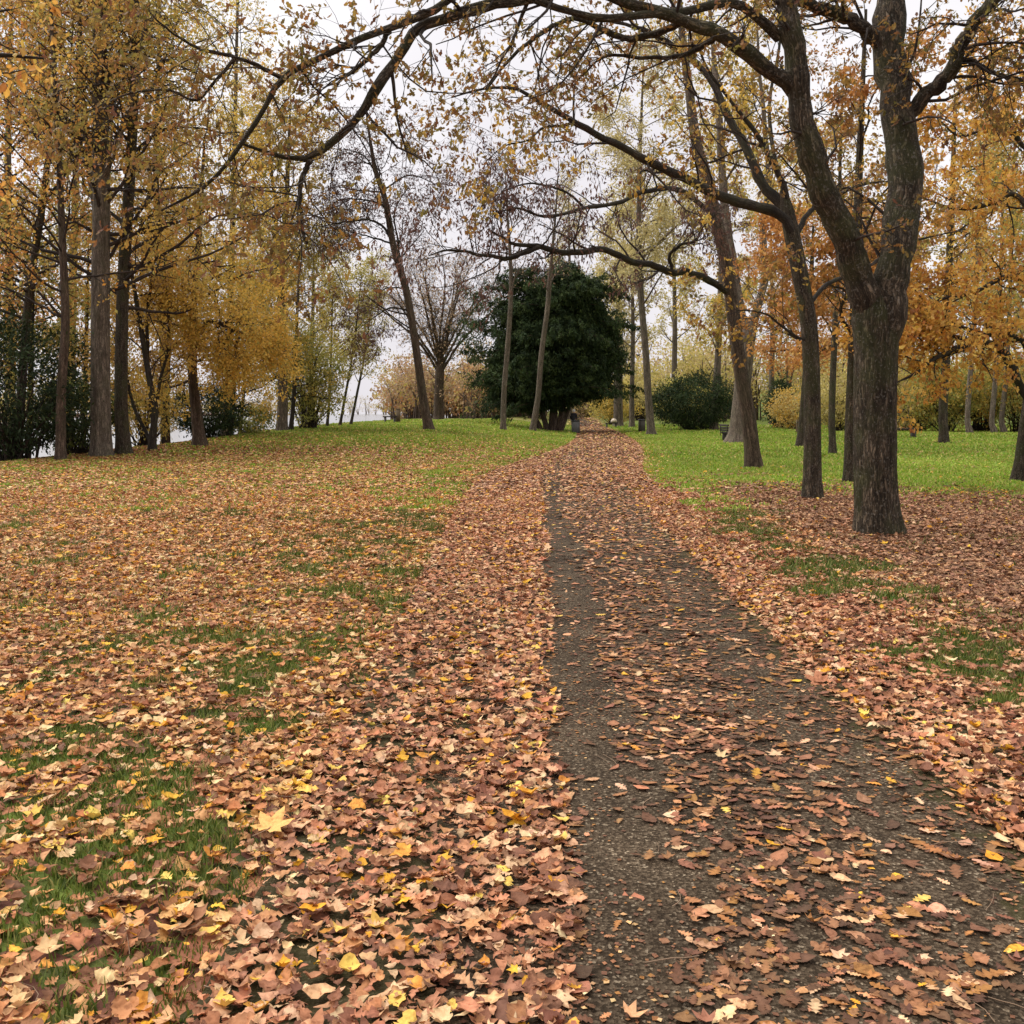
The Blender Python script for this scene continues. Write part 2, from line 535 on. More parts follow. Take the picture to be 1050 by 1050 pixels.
# ------------------------------------------------------------------ ground sheet
def make_ground():
    xs = np.concatenate([-np.geomspace(20, 620, 34)[::-1], np.arange(-19.7, 24, .24), np.geomspace(24.3, 700, 34)])
    ys = np.concatenate([np.arange(-40, 1, 2.), np.arange(1, 34, .24), np.arange(34, 110, .9), np.geomspace(111, 1300, 48)])
    XX, YY = np.meshgrid(xs, ys)
    ZZ = ground_z(XX, YY)
    V = np.stack([XX, YY, ZZ], -1).reshape(-1, 3)
    nx, ny = len(xs), len(ys)
    i = np.arange(nx - 1)[None]; j = np.arange(ny - 1)[:, None]
    Q = np.stack([j * nx + i, j * nx + i + 1, (j + 1) * nx + i + 1, (j + 1) * nx + i], -1).reshape(-1, 4)
    cov, yel, brn, gr = zones(XX.ravel(), YY.ravel())
    # past the lawns the ground is bare woodland floor
    wood = sstep(-1.5, 1.5, bank_x(V[:, 1]) - V[:, 0])
    gr = gr * (1 - wood)
    me = build_mesh('ground', V, Q, col=np.stack([cov, gr, brn], -1), smooth=True)
    m, nt, b = new_mat('meadow_ground')
    at = ND(nt, 'ShaderNodeAttribute', attribute_name='col')
    sep = ND(nt, 'ShaderNodeSeparateColor'); nt.links.new(at.outputs['Color'], sep.inputs[0])
    tc = ND(nt, 'ShaderNodeTexCoord')
    nz = ND(nt, 'ShaderNodeTexNoise', Scale=9., Detail=6., Roughness=.7); nt.links.new(tc.outputs['Object'], nz.inputs['Vector'])
    nl = ND(nt, 'ShaderNodeTexNoise', Scale=.35, Detail=3.); nt.links.new(tc.outputs['Object'], nl.inputs['Vector'])
    soil = mixc(nt, nz.outputs['Fac'], (.018, .012, .008), (.06, .042, .028))
    g1 = mixc(nt, nl.outputs['Fac'], (.11, .165, .022), (.18, .23, .04))
    gr_ = ramp(nt, nz.outputs['Fac'], [(.3, (.35, .35, .35)), (.62, (1, 1, 1))])
    g2 = mixc(nt, 1., g1, gr_.outputs[0], 'MULTIPLY')
    vo = ND(nt, 'ShaderNodeTexVoronoi', Scale=11.); nt.links.new(tc.outputs['Object'], vo.inputs['Vector'])
    sv = ND(nt, 'ShaderNodeSeparateColor'); nt.links.new(vo.outputs['Color'], sv.inputs[0])
    lf = ramp(nt, sv.outputs[0], [(0, lin((96, 62, 50))), (.35, lin((150, 98, 74))), (.65, lin((180, 122, 90))), (1, lin((120, 80, 62)))])
    lf.color_ramp.interpolation = 'CONSTANT'
    lfb = mixc(nt, sep.outputs[2], lf.outputs[0], lin((112, 80, 60)))
    a = mixc(nt, sep.outputs[1], soil, g2)
    thr = math_n(nt, 'GREATER_THAN', math_n(nt, 'MULTIPLY', sep.outputs[0], .8), sv.outputs[1])
    c = mixc(nt, thr, a, lfb)
    nt.links.new(c, b.inputs['Base Color'])
    b.inputs['Roughness'].default_value = .9; b.inputs['Specular IOR Level'].default_value = .15
    bp = ND(nt, 'ShaderNodeBump', Strength=.7, Distance=.04)
    nt.links.new(nz.outputs['Fac'], bp.inputs['Height']); nt.links.new(bp.outputs[0], b.inputs['Normal'])
    tag(link('ground', me, m), kind='structure')


def make_path():
    ys = np.concatenate([np.arange(-30, 1, 2.), np.arange(1, 60, .5), np.arange(60, 150, 1.5), np.arange(150, 300, 4)])
    us = np.linspace(-1, 1, 15)
    V = []
    for y in ys:
        for q in us:
            w = float(hw(y)) * (1 + (.06 * (fbm(y * .7, q * 3, 9) - .5) if abs(q) > .99 else 0)) 
            x = float(xc(y)) + q * w
            V.append((x, y, float(ground_z(xc(y), y)) + .035 + .016 - .018 * abs(q) ** 3))
    n = len(us)
    Q = [(j * n + i, j * n + i + 1, (j + 1) * n + i + 1, (j + 1) * n + i) for j in range(len(ys) - 1) for i in range(n - 1)]
    A = np.array([(q, y, 0) for y in ys for q in us])
    me = build_mesh('path', V, Q, vec=A, smooth=True)
    m, nt, b = new_mat('asphalt')
    tc = ND(nt, 'ShaderNodeTexCoord')
    at = ND(nt, 'ShaderNodeAttribute', attribute_name='bark')
    sx = ND(nt, 'ShaderNodeSeparateXYZ'); nt.links.new(at.outputs['Vector'], sx.inputs[0])
    vo = ND(nt, 'ShaderNodeTexVoronoi', Scale=110.); nt.links.new(tc.outputs['Object'], vo.inputs['Vector'])
    sv = ND(nt, 'ShaderNodeSeparateColor'); nt.links.new(vo.outputs['Color'], sv.inputs[0])
    st = ramp(nt, sv.outputs[0], [(0, (.038, .027, .017)), (.4, (.072, .052, .034)), (.75, (.12, .09, .06)), (.95, (.25, .2, .14))])
    st.color_ramp.interpolation = 'CONSTANT'
    n1 = ND(nt, 'ShaderNodeTexNoise', Scale=1.6, Detail=6.); nt.links.new(tc.outputs['Object'], n1.inputs['Vector'])
    r1 = ramp(nt, n1.outputs['Fac'], [(.34, (.55, .52, .5)), (.5, (.9, .88, .85)), (.66, (1.25, 1.22, 1.18))])
    c = mixc(nt, 1., st.outputs[0], r1.outputs[0], 'MULTIPLY')
    ab = math_n(nt, 'ABSOLUTE', sx.outputs[0])
    n2 = ND(nt, 'ShaderNodeTexNoise', Scale=4., Detail=5.); nt.links.new(tc.outputs['Object'], n2.inputs['Vector'])
    e = math_n(nt, 'ADD', ab, math_n(nt, 'MULTIPLY', n2.outputs['Fac'], .7))
    mo = ramp(nt, e, [(.95, (0, 0, 0)), (1.3, (1, 1, 1))])
    mo2 = math_n(nt, 'MULTIPLY', mo.outputs[0], .6)
    c = mixc(nt, mo2, c, (.05, .046, .016))
    nt.links.new(c, b.inputs['Base Color'])
    b.inputs['Roughness'].default_value = .85; b.inputs['Specular IOR Level'].default_value = .08
    bp = ND(nt, 'ShaderNodeBump', Strength=.7, Distance=.006)
    nt.links.new(vo.outputs['Distance'], bp.inputs['Height']); nt.links.new(bp.outputs[0], b.inputs['Normal'])
    tag(link('path', me, m), kind='structure')


def make_river():
    me = build_mesh('river', [(-640, -60, -1.6), (-9, -60, -1.6), (-9, 1290, -1.6), (-640, 1290, -1.6)], [(0, 1, 2, 3)])
    m, nt, b = new_mat('river_water')
    b.inputs['Base Color'].default_value = (.1, .1, .09, 1)
    b.inputs['Roughness'].default_value = .12
    tc = ND(nt, 'ShaderNodeTexCoord')
    n1 = ND(nt, 'ShaderNodeTexNoise', Scale=.9, Detail=4.); nt.links.new(tc.outputs['Object'], n1.inputs['Vector'])
    bp = ND(nt, 'ShaderNodeBump', Strength=.15, Distance=.1)
    nt.links.new(n1.outputs['Fac'], bp.inputs['Height']); nt.links.new(bp.outputs[0], b.inputs['Normal'])
    tag(link('river', me, m), kind='structure')


PINK = [(210, 158, 120), (194, 138, 102), (178, 122, 88), (216, 170, 128), (154, 106, 80), (126, 86, 66), (226, 186, 142), (186, 128, 92), (202, 146, 100), (140, 96, 74), (166, 114, 84)]
SALMON = [(214, 164, 116), (198, 144, 98), (182, 126, 84), (220, 176, 124), (158, 110, 76), (124, 86, 62), (230, 192, 140), (190, 130, 84), (210, 156, 92), (142, 98, 70), (174, 116, 78)]
YELLOW = [(232, 176, 62), (238, 196, 98), (226, 162, 50), (214, 150, 66)]
BROWN = [(158, 118, 90), (178, 134, 102), (134, 98, 74), (192, 148, 112), (112, 82, 64), (164, 122, 90)]
WET = [(124, 86, 62), (104, 74, 54), (142, 102, 72), (156, 112, 76), (114, 80, 60), (92, 66, 50), (166, 116, 66)]
LAWN_Y = [(222, 190, 90), (206, 160, 80), (228, 200, 120), (190, 130, 80)]


def make_litter():
    Vs = []; Qs = []; Ts = []; Cs = []; n = 0

    def push(W, Fq, col, tri=False):
        nonlocal n
        Vs.append(W); (Ts if tri else Qs).append(Fq + n); Cs.append(col); n += len(W)

    def sample(y0, y1, dens, half):
        area = half * (y1 ** 2 - y0 ** 2) + 2 * 2.5 * (y1 - y0)
        N = int(area * dens)
        Y = y0 + (y1 - y0) * rng.random(N) ** 1.0
        wgt = (half * Y + 2.5)
        keep = rng.random(N) < wgt / wgt.max()
        N2 = int(area * dens / max(keep.mean(), .01) * 1.0)
        Y = rng.uniform(y0, y1, N2); wgt = half * Y + 2.5
        Y = Y[rng.random(N2) < wgt / wgt.max()]
        X = rng.uniform(-1, 1, len(Y)) * (half * Y + 2.5)
        return X, Y

    cfs = ((.25, .25, .1), (-.3, .1, -.2), (.1, -.3, .15), (.5, .4, 0), (.3, -.15, .3), (-.4, .3, .1), (.15, .5, -.2))
    nearT = [leaf_template(OAK, c, f, s_, 100 + i) for i, (c, f, s_) in enumerate(cfs)] + \
            [leaf_template(SERR, c, f, s_, 200 + i) for i, (c, f, s_) in enumerate(cfs[:4])] + \
            [leaf_template(OVAL, c, f, s_, 300 + i) for i, (c, f, s_) in enumerate(cfs[:5])] + [leaf_template(LANCE, c, f, s_, 340 + i) for i, (c, f, s_) in enumerate(cfs[:3])]
    midT = [leaf_template(OAKS, c, f, s_, 400 + i) for i, (c, f, s_) in enumerate(cfs[:4])] + \
           [leaf_template(OVALS, c, f, s_, 500 + i) for i, (c, f, s_) in enumerate(cfs[:4])]
    mapleT = [maple_template(.25, 1), maple_template(-.3, 2), maple_template(.6, 3)]
    bands = [(1.6, 5.0, 1150, nearT, (.038, .084)), (5.0, 10, 960, nearT, (.038, .084)), (10, 20, 590, midT, (.056, .098)),
             (20, 34, 290, None, (.08, .13)), (34, 60, 110, None, (.10, .16)), (60, 100, 26, None, (.14, .22)), (100, 230, 3., None, (.25, .4))]
    for y0, y1, dens, tm, sz in bands:
        X, Y = sample(y0, y1, dens, .56)
        cov, yel, brn, gr = zones(X, Y)
        keep = rng.random(len(X)) < np.clip(cov, 0, 1) ** 1.25
        keep &= (X > bank_x(Y) - 1.5) & ((Y < 100) | (np.abs(X - xc(Y)) < 2))
        X, Y, cov, yel, brn = X[keep], Y[keep], cov[keep], yel[keep], brn[keep]
        N = len(X)
        u = X - xc(Y); H_ = hw(Y); onp = (np.abs(u) < H_)
        col = pick(SALMON, N, .14)
        pk = onp | ((u > 0) & (u < H_ + .8)); col[pk] = pick(PINK, pk.sum(), .13)
        cb = pick(BROWN, N, .14); k = rng.random(N) < brn; col[k] = cb[k]
        yl = np.where(Y[:, None] > 30, pick(LAWN_Y, N, .08), pick(YELLOW, N, .08))
        pale = rng.random(N) < .035; col[pale] = pick([(226, 188, 146), (214, 176, 140)], pale.sum())
        k = rng.random(N) < yel * np.where(Y < 30, .55, 1); col[k] = yl[k]
        uL = np.interp(Y, [2.5, 6, 13, 28, 45, 60], [-.58, -.48, -.38, -.5, -1.3, -1.6])
        uR = np.interp(Y, [3.5, 6, 12.6, 25, 45, 70], [1.08, 1.05, 1.2, 1.45, 1.4, 1.3])
        thin = onp & (u > uL) & (u < uR)
        k = thin & (rng.random(N) < .7 * (1 - sstep(7, 22, Y))); col[k] = pick(WET, k.sum(), .12)
        size = sz[0] * .8 + (sz[1] * 1.15 - sz[0] * .8) * rng.random(N) ** 1.5
        tilt = np.where(thin, .07 + .13 * sstep(10, 30, Y), np.where(cov > .6, .145, .18))[:, None]
        nrm = unit(np.stack([np.zeros(N), np.zeros(N), np.ones(N)], 1) + tilt * rng.normal(size=(N, 3)))
        flip = rng.random(N) < .4
        ang = rng.uniform(0, 2 * math.pi, N)
        axis = np.stack([np.cos(ang), np.sin(ang), 0.12 * rng.normal(size=N)], 1)
        zz = ground_z(X, Y) + np.where(onp, .035 + .016 - .018 * (np.abs(u) / H_) ** 3, 0)
        lift = np.where(thin, rng.uniform(.004, .009, N), rng.uniform(.004, .034, N))
        pos = np.stack([X, Y, zz + lift + size * .02], 1)
        flat = thin
        if tm is None:
            W, Fq, cc = leaves(DIAM_V * np.array([1.15, 1, 1.6]), DIAM_Q, pos, axis, nrm, size, col); push(W, Fq, cc)
            continue
        kind = rng.integers(0, len(tm), N); lob = thin & (rng.random(N) < .5); kind[lob] = rng.integers(0, 4, lob.sum())
        mp = (rng.random(N) < .07)
        for t, (TV, TQ) in enumerate(tm):
            for fl in (False, True):
                s = (kind == t) & ~mp & (flat == fl)
                if s.any():
                    W, Fq, cc = leaves(TV * np.array([1, 1, .3 if fl else 1.25]), TQ, pos[s], axis[s], nrm[s], size[s], col[s]); push(W, Fq, cc)
        mk = rng.integers(0, 3, N)
        for t, (TV, TT) in enumerate(mapleT):
            s = mp & (mk == t)
            if s.any():
                W, Fq, cc = leaves(TV * np.array([1, 1, .3 if t == 0 else 1]), TT, pos[s], axis[s], nrm[s], size[s] * 1.05, col[s]); push(W, Fq, cc, True)
    for y0, y1, dens, a_, b_ in ((1.8, 6, 800, .006, .026), (6, 14, 300, .012, .035), (14, 30, 60, .02, .05)):
        N = int((y1 - y0) * 3.3 * dens)
        Y = rng.uniform(y0, y1, N); u = rng.uniform(-1, 1, N) * hw(Y); X = xc(Y) + u
        k = rng.random(N) < .12 + .88 * sstep(.4, .62, fbm(X * 1.7, Y * 1.1, 87)); X, Y, u = X[k], Y[k], u[k]; N = len(X)
        ang = rng.uniform(0, 6.28, N)
        axis = np.stack([np.cos(ang), np.sin(ang), 0 * ang], 1); nrm = unit(np.array([0, 0, 1.]) + .08 * rng.normal(size=(N, 3)))
        pos = np.stack([X, Y, ground_z(X, Y) + .035 + .016 - .018 * (np.abs(u) / hw(Y)) ** 3 + .004], 1)
        W, Fq, cc = leaves(DIAM_V * np.array([1.4, 1, .5]), DIAM_Q, pos, axis, nrm, rng.uniform(a_, b_, N), pick(WET + SALMON[3:6], N, .15)); push(W, Fq, cc)
    me = build_mesh('fallen_leaves', np.concatenate(Vs), np.concatenate(Qs), np.concatenate(Ts), col=np.concatenate(Cs), smooth=True)
    print('litter verts', n)
    tag(link('fallen_leaves', me, M['litter']), 'salmon, brown and yellow fallen leaves strewn over path and lawns', 'leaf litter', kind='stuff')
    # loose stalks among the leaves
    N = 900
    X, Y = sample(2.2, 9, 14, .52)
    cov = zones(X, Y)[0]; k = rng.random(len(X)) < .25 + .5 * cov
    X, Y = X[k], Y[k]; N = len(X)
    ang = rng.uniform(0, 6.28, N); L = rng.uniform(.05, .2, N)
    u = X - xc(Y)
    z0 = ground_z(X, Y) + np.where(np.abs(u) < hw(Y), .04, 0) + .02
    pts = np.empty((N, 5, 3)); cur = rng.normal(size=N) * .5
    p = np.stack([X, Y, z0], 1)
    for i in range(5):
        pts[:, i] = p
        a = ang + cur * i * .5
        p = p + np.stack([np.cos(a), np.sin(a), 0.05 * rng.normal(size=N)], 1) * (L / 4)[:, None]
    mb = MB(); mb.tubes(pts, np.full((N, 5), .0016) * rng.uniform(.7, 1.6, N)[:, None], 3)
    tag(mb.obj('leaf_stalks', plain_mat('stalk', (.16, .1, .06), (.34, .22, .13), 20)), 'thin loose leaf stalks scattered among the fallen leaves', 'stalks', kind='stuff')


def make_grass():
    Vs = []; Cs = []
    GREEN = [(82, 100, 38), (100, 114, 44), (70, 86, 36), (122, 128, 60), (140, 134, 76)]
    LAWN = [(130, 160, 50), (146, 174, 58), (114, 146, 44), (166, 178, 80), (176, 168, 92)]
    for y0, y1, dens, h, w, mult in ((2.0, 7, 5600, (.018, .055), .003, 1), (7, 16, 1500, (.03, .08), .006, 1), (16, 34, 330, (.04, .085), .016, 1),
                                     (34, 70, 75, (.05, .1), .035, 1), (70, 105, 16, (.07, .13), .07, 1)):
        half = .56
        N2 = int((half * (y1 ** 2 - y0 ** 2) + 4 * (y1 - y0)) * dens)
        Y = np.sqrt(rng.uniform(y0 ** 2, y1 ** 2, N2))
        X = rng.uniform(-1, 1, N2) * (half * Y + 2)
        cov, yel, brn, gr = zones(X, Y)
        u = np.abs(X - xc(Y))
        k = (rng.random(N2) < gr * .95) & (u > hw(Y) + .02) & (X > bank_x(Y) - 1)
        X, Y = X[k], Y[k]; N = len(X)
        z = ground_z(X, Y) - .004
        a = rng.uniform(0, 6.28, N); hh = rng.uniform(*h, N) * (.7 + .6 * vnoise(X * 2, Y * 2, 77)); ww = w * rng.uniform(.7, 1.3, N)
        lean = rng.uniform(.1, .9, N) * hh; la = rng.uniform(0, 6.28, N)
        dx = np.cos(a) * ww; dy = np.sin(a) * ww
        B = np.stack([X, Y, z], 1)
        tip = B + np.stack([np.cos(la) * lean, np.sin(la) * lean, hh], 1)
        midp = B + np.stack([np.cos(la) * lean * .3, np.sin(la) * lean * .3, hh * .6], 1)
        d = np.stack([dx, dy, np.zeros(N)], 1)
        T = np.stack([B - d, B + d, midp + d * .8, tip, midp - d * .8], 1)
        Vs.append(T.reshape(-1, 3))
        c = np.where((Y < 16)[:, None], pick(GREEN, N, .15), pick(LAWN, N, .12))
        c = c * (.62 + .8 * fbm(X * .3, Y * .22, 55))[:, None]
        Cs.append(np.repeat(c, 5, axis=0))
    V = np.concatenate(Vs); n = len(V) // 5
    b = np.arange(n)[:, None] * 5
    Q = np.hstack([b, b + 1, b + 2, b + 4]); T = np.hstack([b + 4, b + 2, b + 3])
    me = build_mesh('grass', V, Q, T, col=np.concatenate(Cs))
    print('grass blades', n)
    tag(link('grass', me, M['grass']), 'short green grass of the lawns showing between fallen leaves', 'grass', kind='stuff')


make_ground(); make_path(); make_river(); make_litter(); make_grass()


# ------------------------------------------------------------------ trees
OAKCROWN = [(144, 108, 58), (166, 126, 62), (128, 114, 56), (124, 82, 56), (112, 106, 54), (152, 110, 62), (106, 72, 54), (138, 122, 60)]
ORANGE = [(218, 160, 74), (202, 142, 70), (224, 174, 90), (182, 122, 66), (216, 170, 82), (170, 110, 66)]
GOLD = [(230, 190, 88), (218, 180, 82), (234, 200, 108), (198, 166, 78), (214, 166, 76)]
OLIVE = [(190, 178, 92), (172, 162, 84), (202, 186, 104), (156, 146, 78), (208, 184, 102)]
PALEY = [(206, 190, 132), (190, 174, 118), (216, 200, 146), (174, 162, 110)]
DRY = [(92, 66, 58), (106, 76, 64), (80, 58, 54), (120, 88, 72)]
RUST = [(200, 142, 78), (182, 126, 72), (210, 156, 88), (166, 114, 70), (214, 164, 92)]
YEW = [(48, 64, 40), (62, 78, 44), (38, 50, 34), (80, 94, 54)]
LAUREL = [(40, 52, 32), (50, 62, 36), (32, 44, 28), (62, 74, 44)]
GREENY = [(128, 134, 64), (110, 120, 60), (150, 150, 76), (166, 160, 84)]
TAN = [(180, 152, 116), (162, 134, 102), (194, 166, 130), (148, 122, 94)]


def crown_leaves(PP, n_each, size, pal, off=.1, t0=.3, t1=1., droop=.4, shape='diam', origin=None, keep=None, jit=.12):
    N, n, _ = PP.shape
    idx = np.repeat(np.arange(N), n_each)
    Mn = len(idx)
    t = rng.uniform(t0, t1, Mn) * (n - 1); i0 = np.clip(t.astype(int), 0, n - 2); w = (t - i0)[:, None]
    pos = PP[idx, i0] * (1 - w) + PP[idx, i0 + 1] * w
    tan = unit(PP[idx, i0 + 1] - PP[idx, i0])
    pos = pos + rng.normal(size=(Mn, 3)) * off
    axis = unit(tan * .6 + rng.normal(size=(Mn, 3)) * .6 + np.array([0, 0, -droop]))
    nrm = unit(rng.normal(size=(Mn, 3)) + np.array([0, 0, .7]))
    pl = np.array([lin(c) for c in pal])
    # each twig leans to one colour, single leaves vary round it
    tw = pl[rng.integers(0, len(pl), N)][idx]; sg = pl[rng.integers(0, len(pl), Mn)]
    col = np.clip((tw * .6 + sg * .4) * (1 + jit * rng.normal(size=(Mn, 1))), .004, .9)
    sz = rng.uniform(size[0], size[1], Mn)
    if shape == 'oak': TV, TQ = leaf_template(OAKS, .3, .25, .1)
    elif shape == 'oval': TV, TQ = leaf_template(OVALS, .3, .25, .1)
    elif shape == 'long': TV, TQ = LONG_V, DIAM_Q
    else: TV, TQ = DIAM_V, DIAM_Q
    return leaves(TV, TQ, pos, axis, nrm, sz, col)


def pxline(spec, Y0):
    """(px, py, dY, r) -> points and radii"""
    return np.array([P(a, b, Y0 + c) for a, b, c, r in spec]), np.array([r for a, b, c, r in spec])


def tree(label, cat='tree', name='tree', base=(0, 0), Y=None, trunk=(), limbs=(), bark='grey', limbbark=None, twigbark='twig',
         lv=(), pal=OLIVE, leaf=(8, (.08, .14)), off=.12, droop=.4, shape='diam', group=None, sides=18, flare=1.35, src='both',
         leafmat='leaf', t0=.3, hires=False, lt0=.2):
    b0 = G(*base) if Y is None else GY(base[0], Y)
    Y0 = b0[1]
    root = empty(name, b0, label, cat, group)
    tp, tr = pxline(trunk, Y0)
    # seat the foot in the soil
    tp[0] = b0
    tp = np.vstack([b0 - np.array([0, 0, .15]), tp]); tr = np.concatenate([[tr[0] * flare * 1.08], tr]); tr[1] *= flare
    nt_ = 240 if hires else 48
    h2 = tp[1] + (tp[2] - tp[1]) * min(.5, .45 / max(np.linalg.norm(tp[2] - tp[1]), .01))
    r2 = tr[2] + (tr[1] - tr[2]) * .25
    tp = np.insert(tp, 2, h2, axis=0); tr = np.insert(tr, 2, r2)
    TP, TR = smooth_line(tp - b0, tr, nt_)
    mb = MB(); k = 110 if hires else sides
    mb.tubes(TP[None], TR[None], k)
    if hires:
        V = mb.V[0].reshape(nt_, k, 3); A = mb.A[0].reshape(nt_, k, 3)
        th = np.arange(k) * 2 * math.pi / k
        hgt = A[:, :, 2]
        rad = V - TP[:, None, :]
        fl = .2 * np.exp(-hgt / .28) * (np.cos(5 * th + 1)[None] * .6 + np.cos(3 * th)[None] * .5)
        lump = .05 * (fbm(np.cos(th)[None] * 2 + 9 + 0 * hgt, hgt * .9 + np.sin(th)[None] * 2, 61) - .45)
        wv = th[None] * 11 + 1.1 * vnoise(hgt * 3, th[None] * 2.5, 8)
        rid = -.055 * (1 - np.abs(2 * fbm(wv, hgt * 2.6, 71) - 1)) ** 4 + .03 * (fbm(wv * 2, hgt * 7, 72) - .45)
        mb.V[0] = (TP[:, None, :] + rad * (1 + fl + lump + rid)[:, :, None]).reshape(-1, 3)
    mb.obj('trunk', M[bark], root, smooth=True)
    lines = [smooth_line(TP, TR, 24)]
    for L in limbs:
        lp, lr = pxline(L, Y0)
        q, r = smooth_line(lp - b0, lr, 40)
        r = r * (1 + .05 * np.sin(np.arange(40) * 1.7) + .04 * rng.normal(size=40))
        j = np.cumsum(rng.normal(size=(40, 3)) * .02, axis=0); j -= np.linspace(0, 1, 40)[:, None] * j[-1]
        kk = np.interp(np.arange(40), np.arange(0, 40, 3), rng.normal(size=14)); r = r * (1 + .035 * kk)
        q = q + j * np.clip(r[:, None] * 9, .15, .9)
        mb = MB().tubes(q[None], r[None], 14)
        mb.obj('limb', M[limbbark or bark], root, smooth=True)
        lines.append((q[::2] if False else smooth_line(q, r, 24)[0], smooth_line(q, r, 24)[1]))
    if src == 'limbs': use = lines[1:]
    elif src == 'trunk': use = lines[:1]
    else: use = lines
    PP = np.stack([a for a, b in use]); RR = np.stack([b for a, b in use])
    mb = MB(); last = None; off = off * .65
    for i, s in enumerate(lv):
        s = dict(s); kk = s.pop('k', 4 if i else 6)
        PP, RR = spawn(PP, RR, **s)
        mb.tubes(PP, RR, kk)
    if lv:
        mb.obj('branches', M[twigbark], root, smooth=True)
    if leaf and leaf[0] > 0:
        W, Fq, cc = crown_leaves(PP, leaf[0], leaf[1], pal, off, lt0, 1., droop, shape)
        me = build_mesh('crown', W, Fq, col=cc)
        link('crown', me, M[leafmat], root)
    return root


# ---- the big forked oak by the path
tree('thick forked oak trunk with lichen flecks standing nearest to the path', name='oak_tree', base=(900, 548), hires=True, bark='oak', limbbark='oak',
     trunk=[(900, 548, 0, 0.284), (898, 505, 0, 0.275), (897, 430, 0, 0.266), (898, 360, 0, 0.270), (897, 326, 0, 0.288), (898, 306, 0, 0.243), (899, 294, 0, 0.108)],
     flare=1.16,
     limbs=[
         [(903, 352, 0, .18), (908, 305, 0, .22), (915, 270, 0, .225), (922, 240, .05, .225), (926, 212, .1, .222), (925, 150, .2, .205), (921, 90, .3, .2), (917, 20, .45, .195), (912, -60, .6, .15), (900, -220, .8, .08)],
         [(893, 350, 0, .17), (886, 305, -.05, .2), (873, 258, -.15, .19), (848, 205, -.3, .17), (831, 150, -.4, .155), (820, 100, -.5, .14), (814, 50, -.55, .125), (809, 0, -.6, .115), (800, -70, -.8, .07)],
         [(824, 108, -.45, 0.088), (812, 88, -.5, 0.096), (788, 71, -.7, 0.092), (763, 51, -.9, 0.085), (728, 32, -1.1, 0.074), (686, 17, -1.3, 0.067), (643, 2, -1.5, 0.059), (600, -8, -1.8, 0.055), (557, 0, -2, 0.051),
          (517, 6, -2.2, 0.055), (487, 16, -2.3, 0.058), (433, 33, -2.5, 0.051), (417, 52, -2.6, 0.048), (400, 77, -2.7, 0.046), (383, 103, -2.8, 0.044), (367, 127, -2.8, 0.041), (343, 148, -2.9, 0.037), (317, 163, -3, 0.031), (293, 163, -3, 0.023), (250, 148, -3.1, 0.013)],
         [(318, 163, -3, 0.029), (308, 193, -3, 0.024), (309, 226, -3, 0.019), (315, 250, -3, 0.014)],
         [(798, 40, -.6, 0.061), (770, 12, -.8, 0.058), (741, 4, -1, 0.050), (700, 13, -1.2, 0.044), (664, 15, -1.5, 0.041), (626, 19, -1.7, 0.037), (587, 12, -1.9, 0.034), (540, -5, -2.2, 0.034), (500, -16, -2.4, 0.037),
          (460, 0, -2.5, 0.037), (447, 12, -2.6, 0.041), (413, 27, -2.7, 0.037), (387, 36, -2.8, 0.035), (355, 50, -2.9, 0.032), (320, 67, -3, 0.030), (290, 82, -3, 0.027), (275, 108, -3.1, 0.024), (255, 138, -3.2, 0.023), (230, 172, -3.2, 0.019), (205, 195, -3.3, 0.015), (165, 216, -3.4, 0.008)],
         [(291, 81, -3, 0.022), (262, 66, -3.1, 0.020), (238, 59, -3.1, 0.018), (200, 48, -3.2, 0.014), (165, 24, -3.3, 0.009), (148, 5, -3.4, 0.005)],
         [(240, 60, -3.1, 0.016), (222, 82, -3.1, 0.015), (200, 101, -3.1, 0.013), (170, 91, -3.2, 0.012), (125, 98, -3.2, 0.009), (78, 120, -3.3, 0.005)],
         [(400, 32, -2.7, 0.027), (382, 57, -2.8, 0.023), (362, 73, -2.8, 0.018), (345, 88, -2.9, 0.011)],
         [(924, 128, .25, .08), (950, 100, .2, 0.095), (975, 66, 0, 0.086), (1000, 31, -.2, 0.077), (1025, 0, -.4, 0.072), (1055, -25, -.5, 0.054)],
         [(915, 52, .4, 0.090), (902, 44, .4, 0.090), (874, 26, .3, 0.081), (849, 11, .2, 0.072), (814, 0, .1, 0.063), (770, -14, 0, 0.050)],
         [(958, 90, .1, 0.036), (990, 62, .0, 0.032), (1020, 75, -.2, 0.027), (1050, 82, -.3, 0.023)],
         [(700, 20, -1.2, 0.045), (680, 30, -1.1, 0.041), (650, 40, -1.0, 0.036), (620, 32, -1, 0.032), (585, 20, -1.1, 0.027), (545, 40, -1.2, 0.023), (515, 70, -1.2, 0.016), (495, 98, -1.2, 0.009)],
         [(740, 36, -1, 0.036), (700, 60, -.9, 0.027), (660, 62, -.8, 0.022), (620, 58, -.8, 0.016), (590, 85, -.8, 0.009)],
     ],
     src='limbs', twigbark='twig',
     lv=[dict(m=12, t0=.12, t1=1, ang=(30, 75), L=(.5, 1.9), npts=7, rr=.4, rmax=.022, wig=.22, trop=-.03, taper=.4),
         dict(m=6, t0=.2, t1=1, ang=(25, 65), L=(.25, .9), npts=5, rr=.55, wig=.22, trop=-.02, rmin=.0028, k=3),
         dict(m=3, t0=.3, t1=1, ang=(25, 60), L=(.12, .35), npts=4, rr=.6, wig=.2, rmin=.0022, k=3)],
     pal=OAKCROWN, leaf=(4, (.045, .09)), off=.035, lt0=.45, shape='oak', droop=.5)

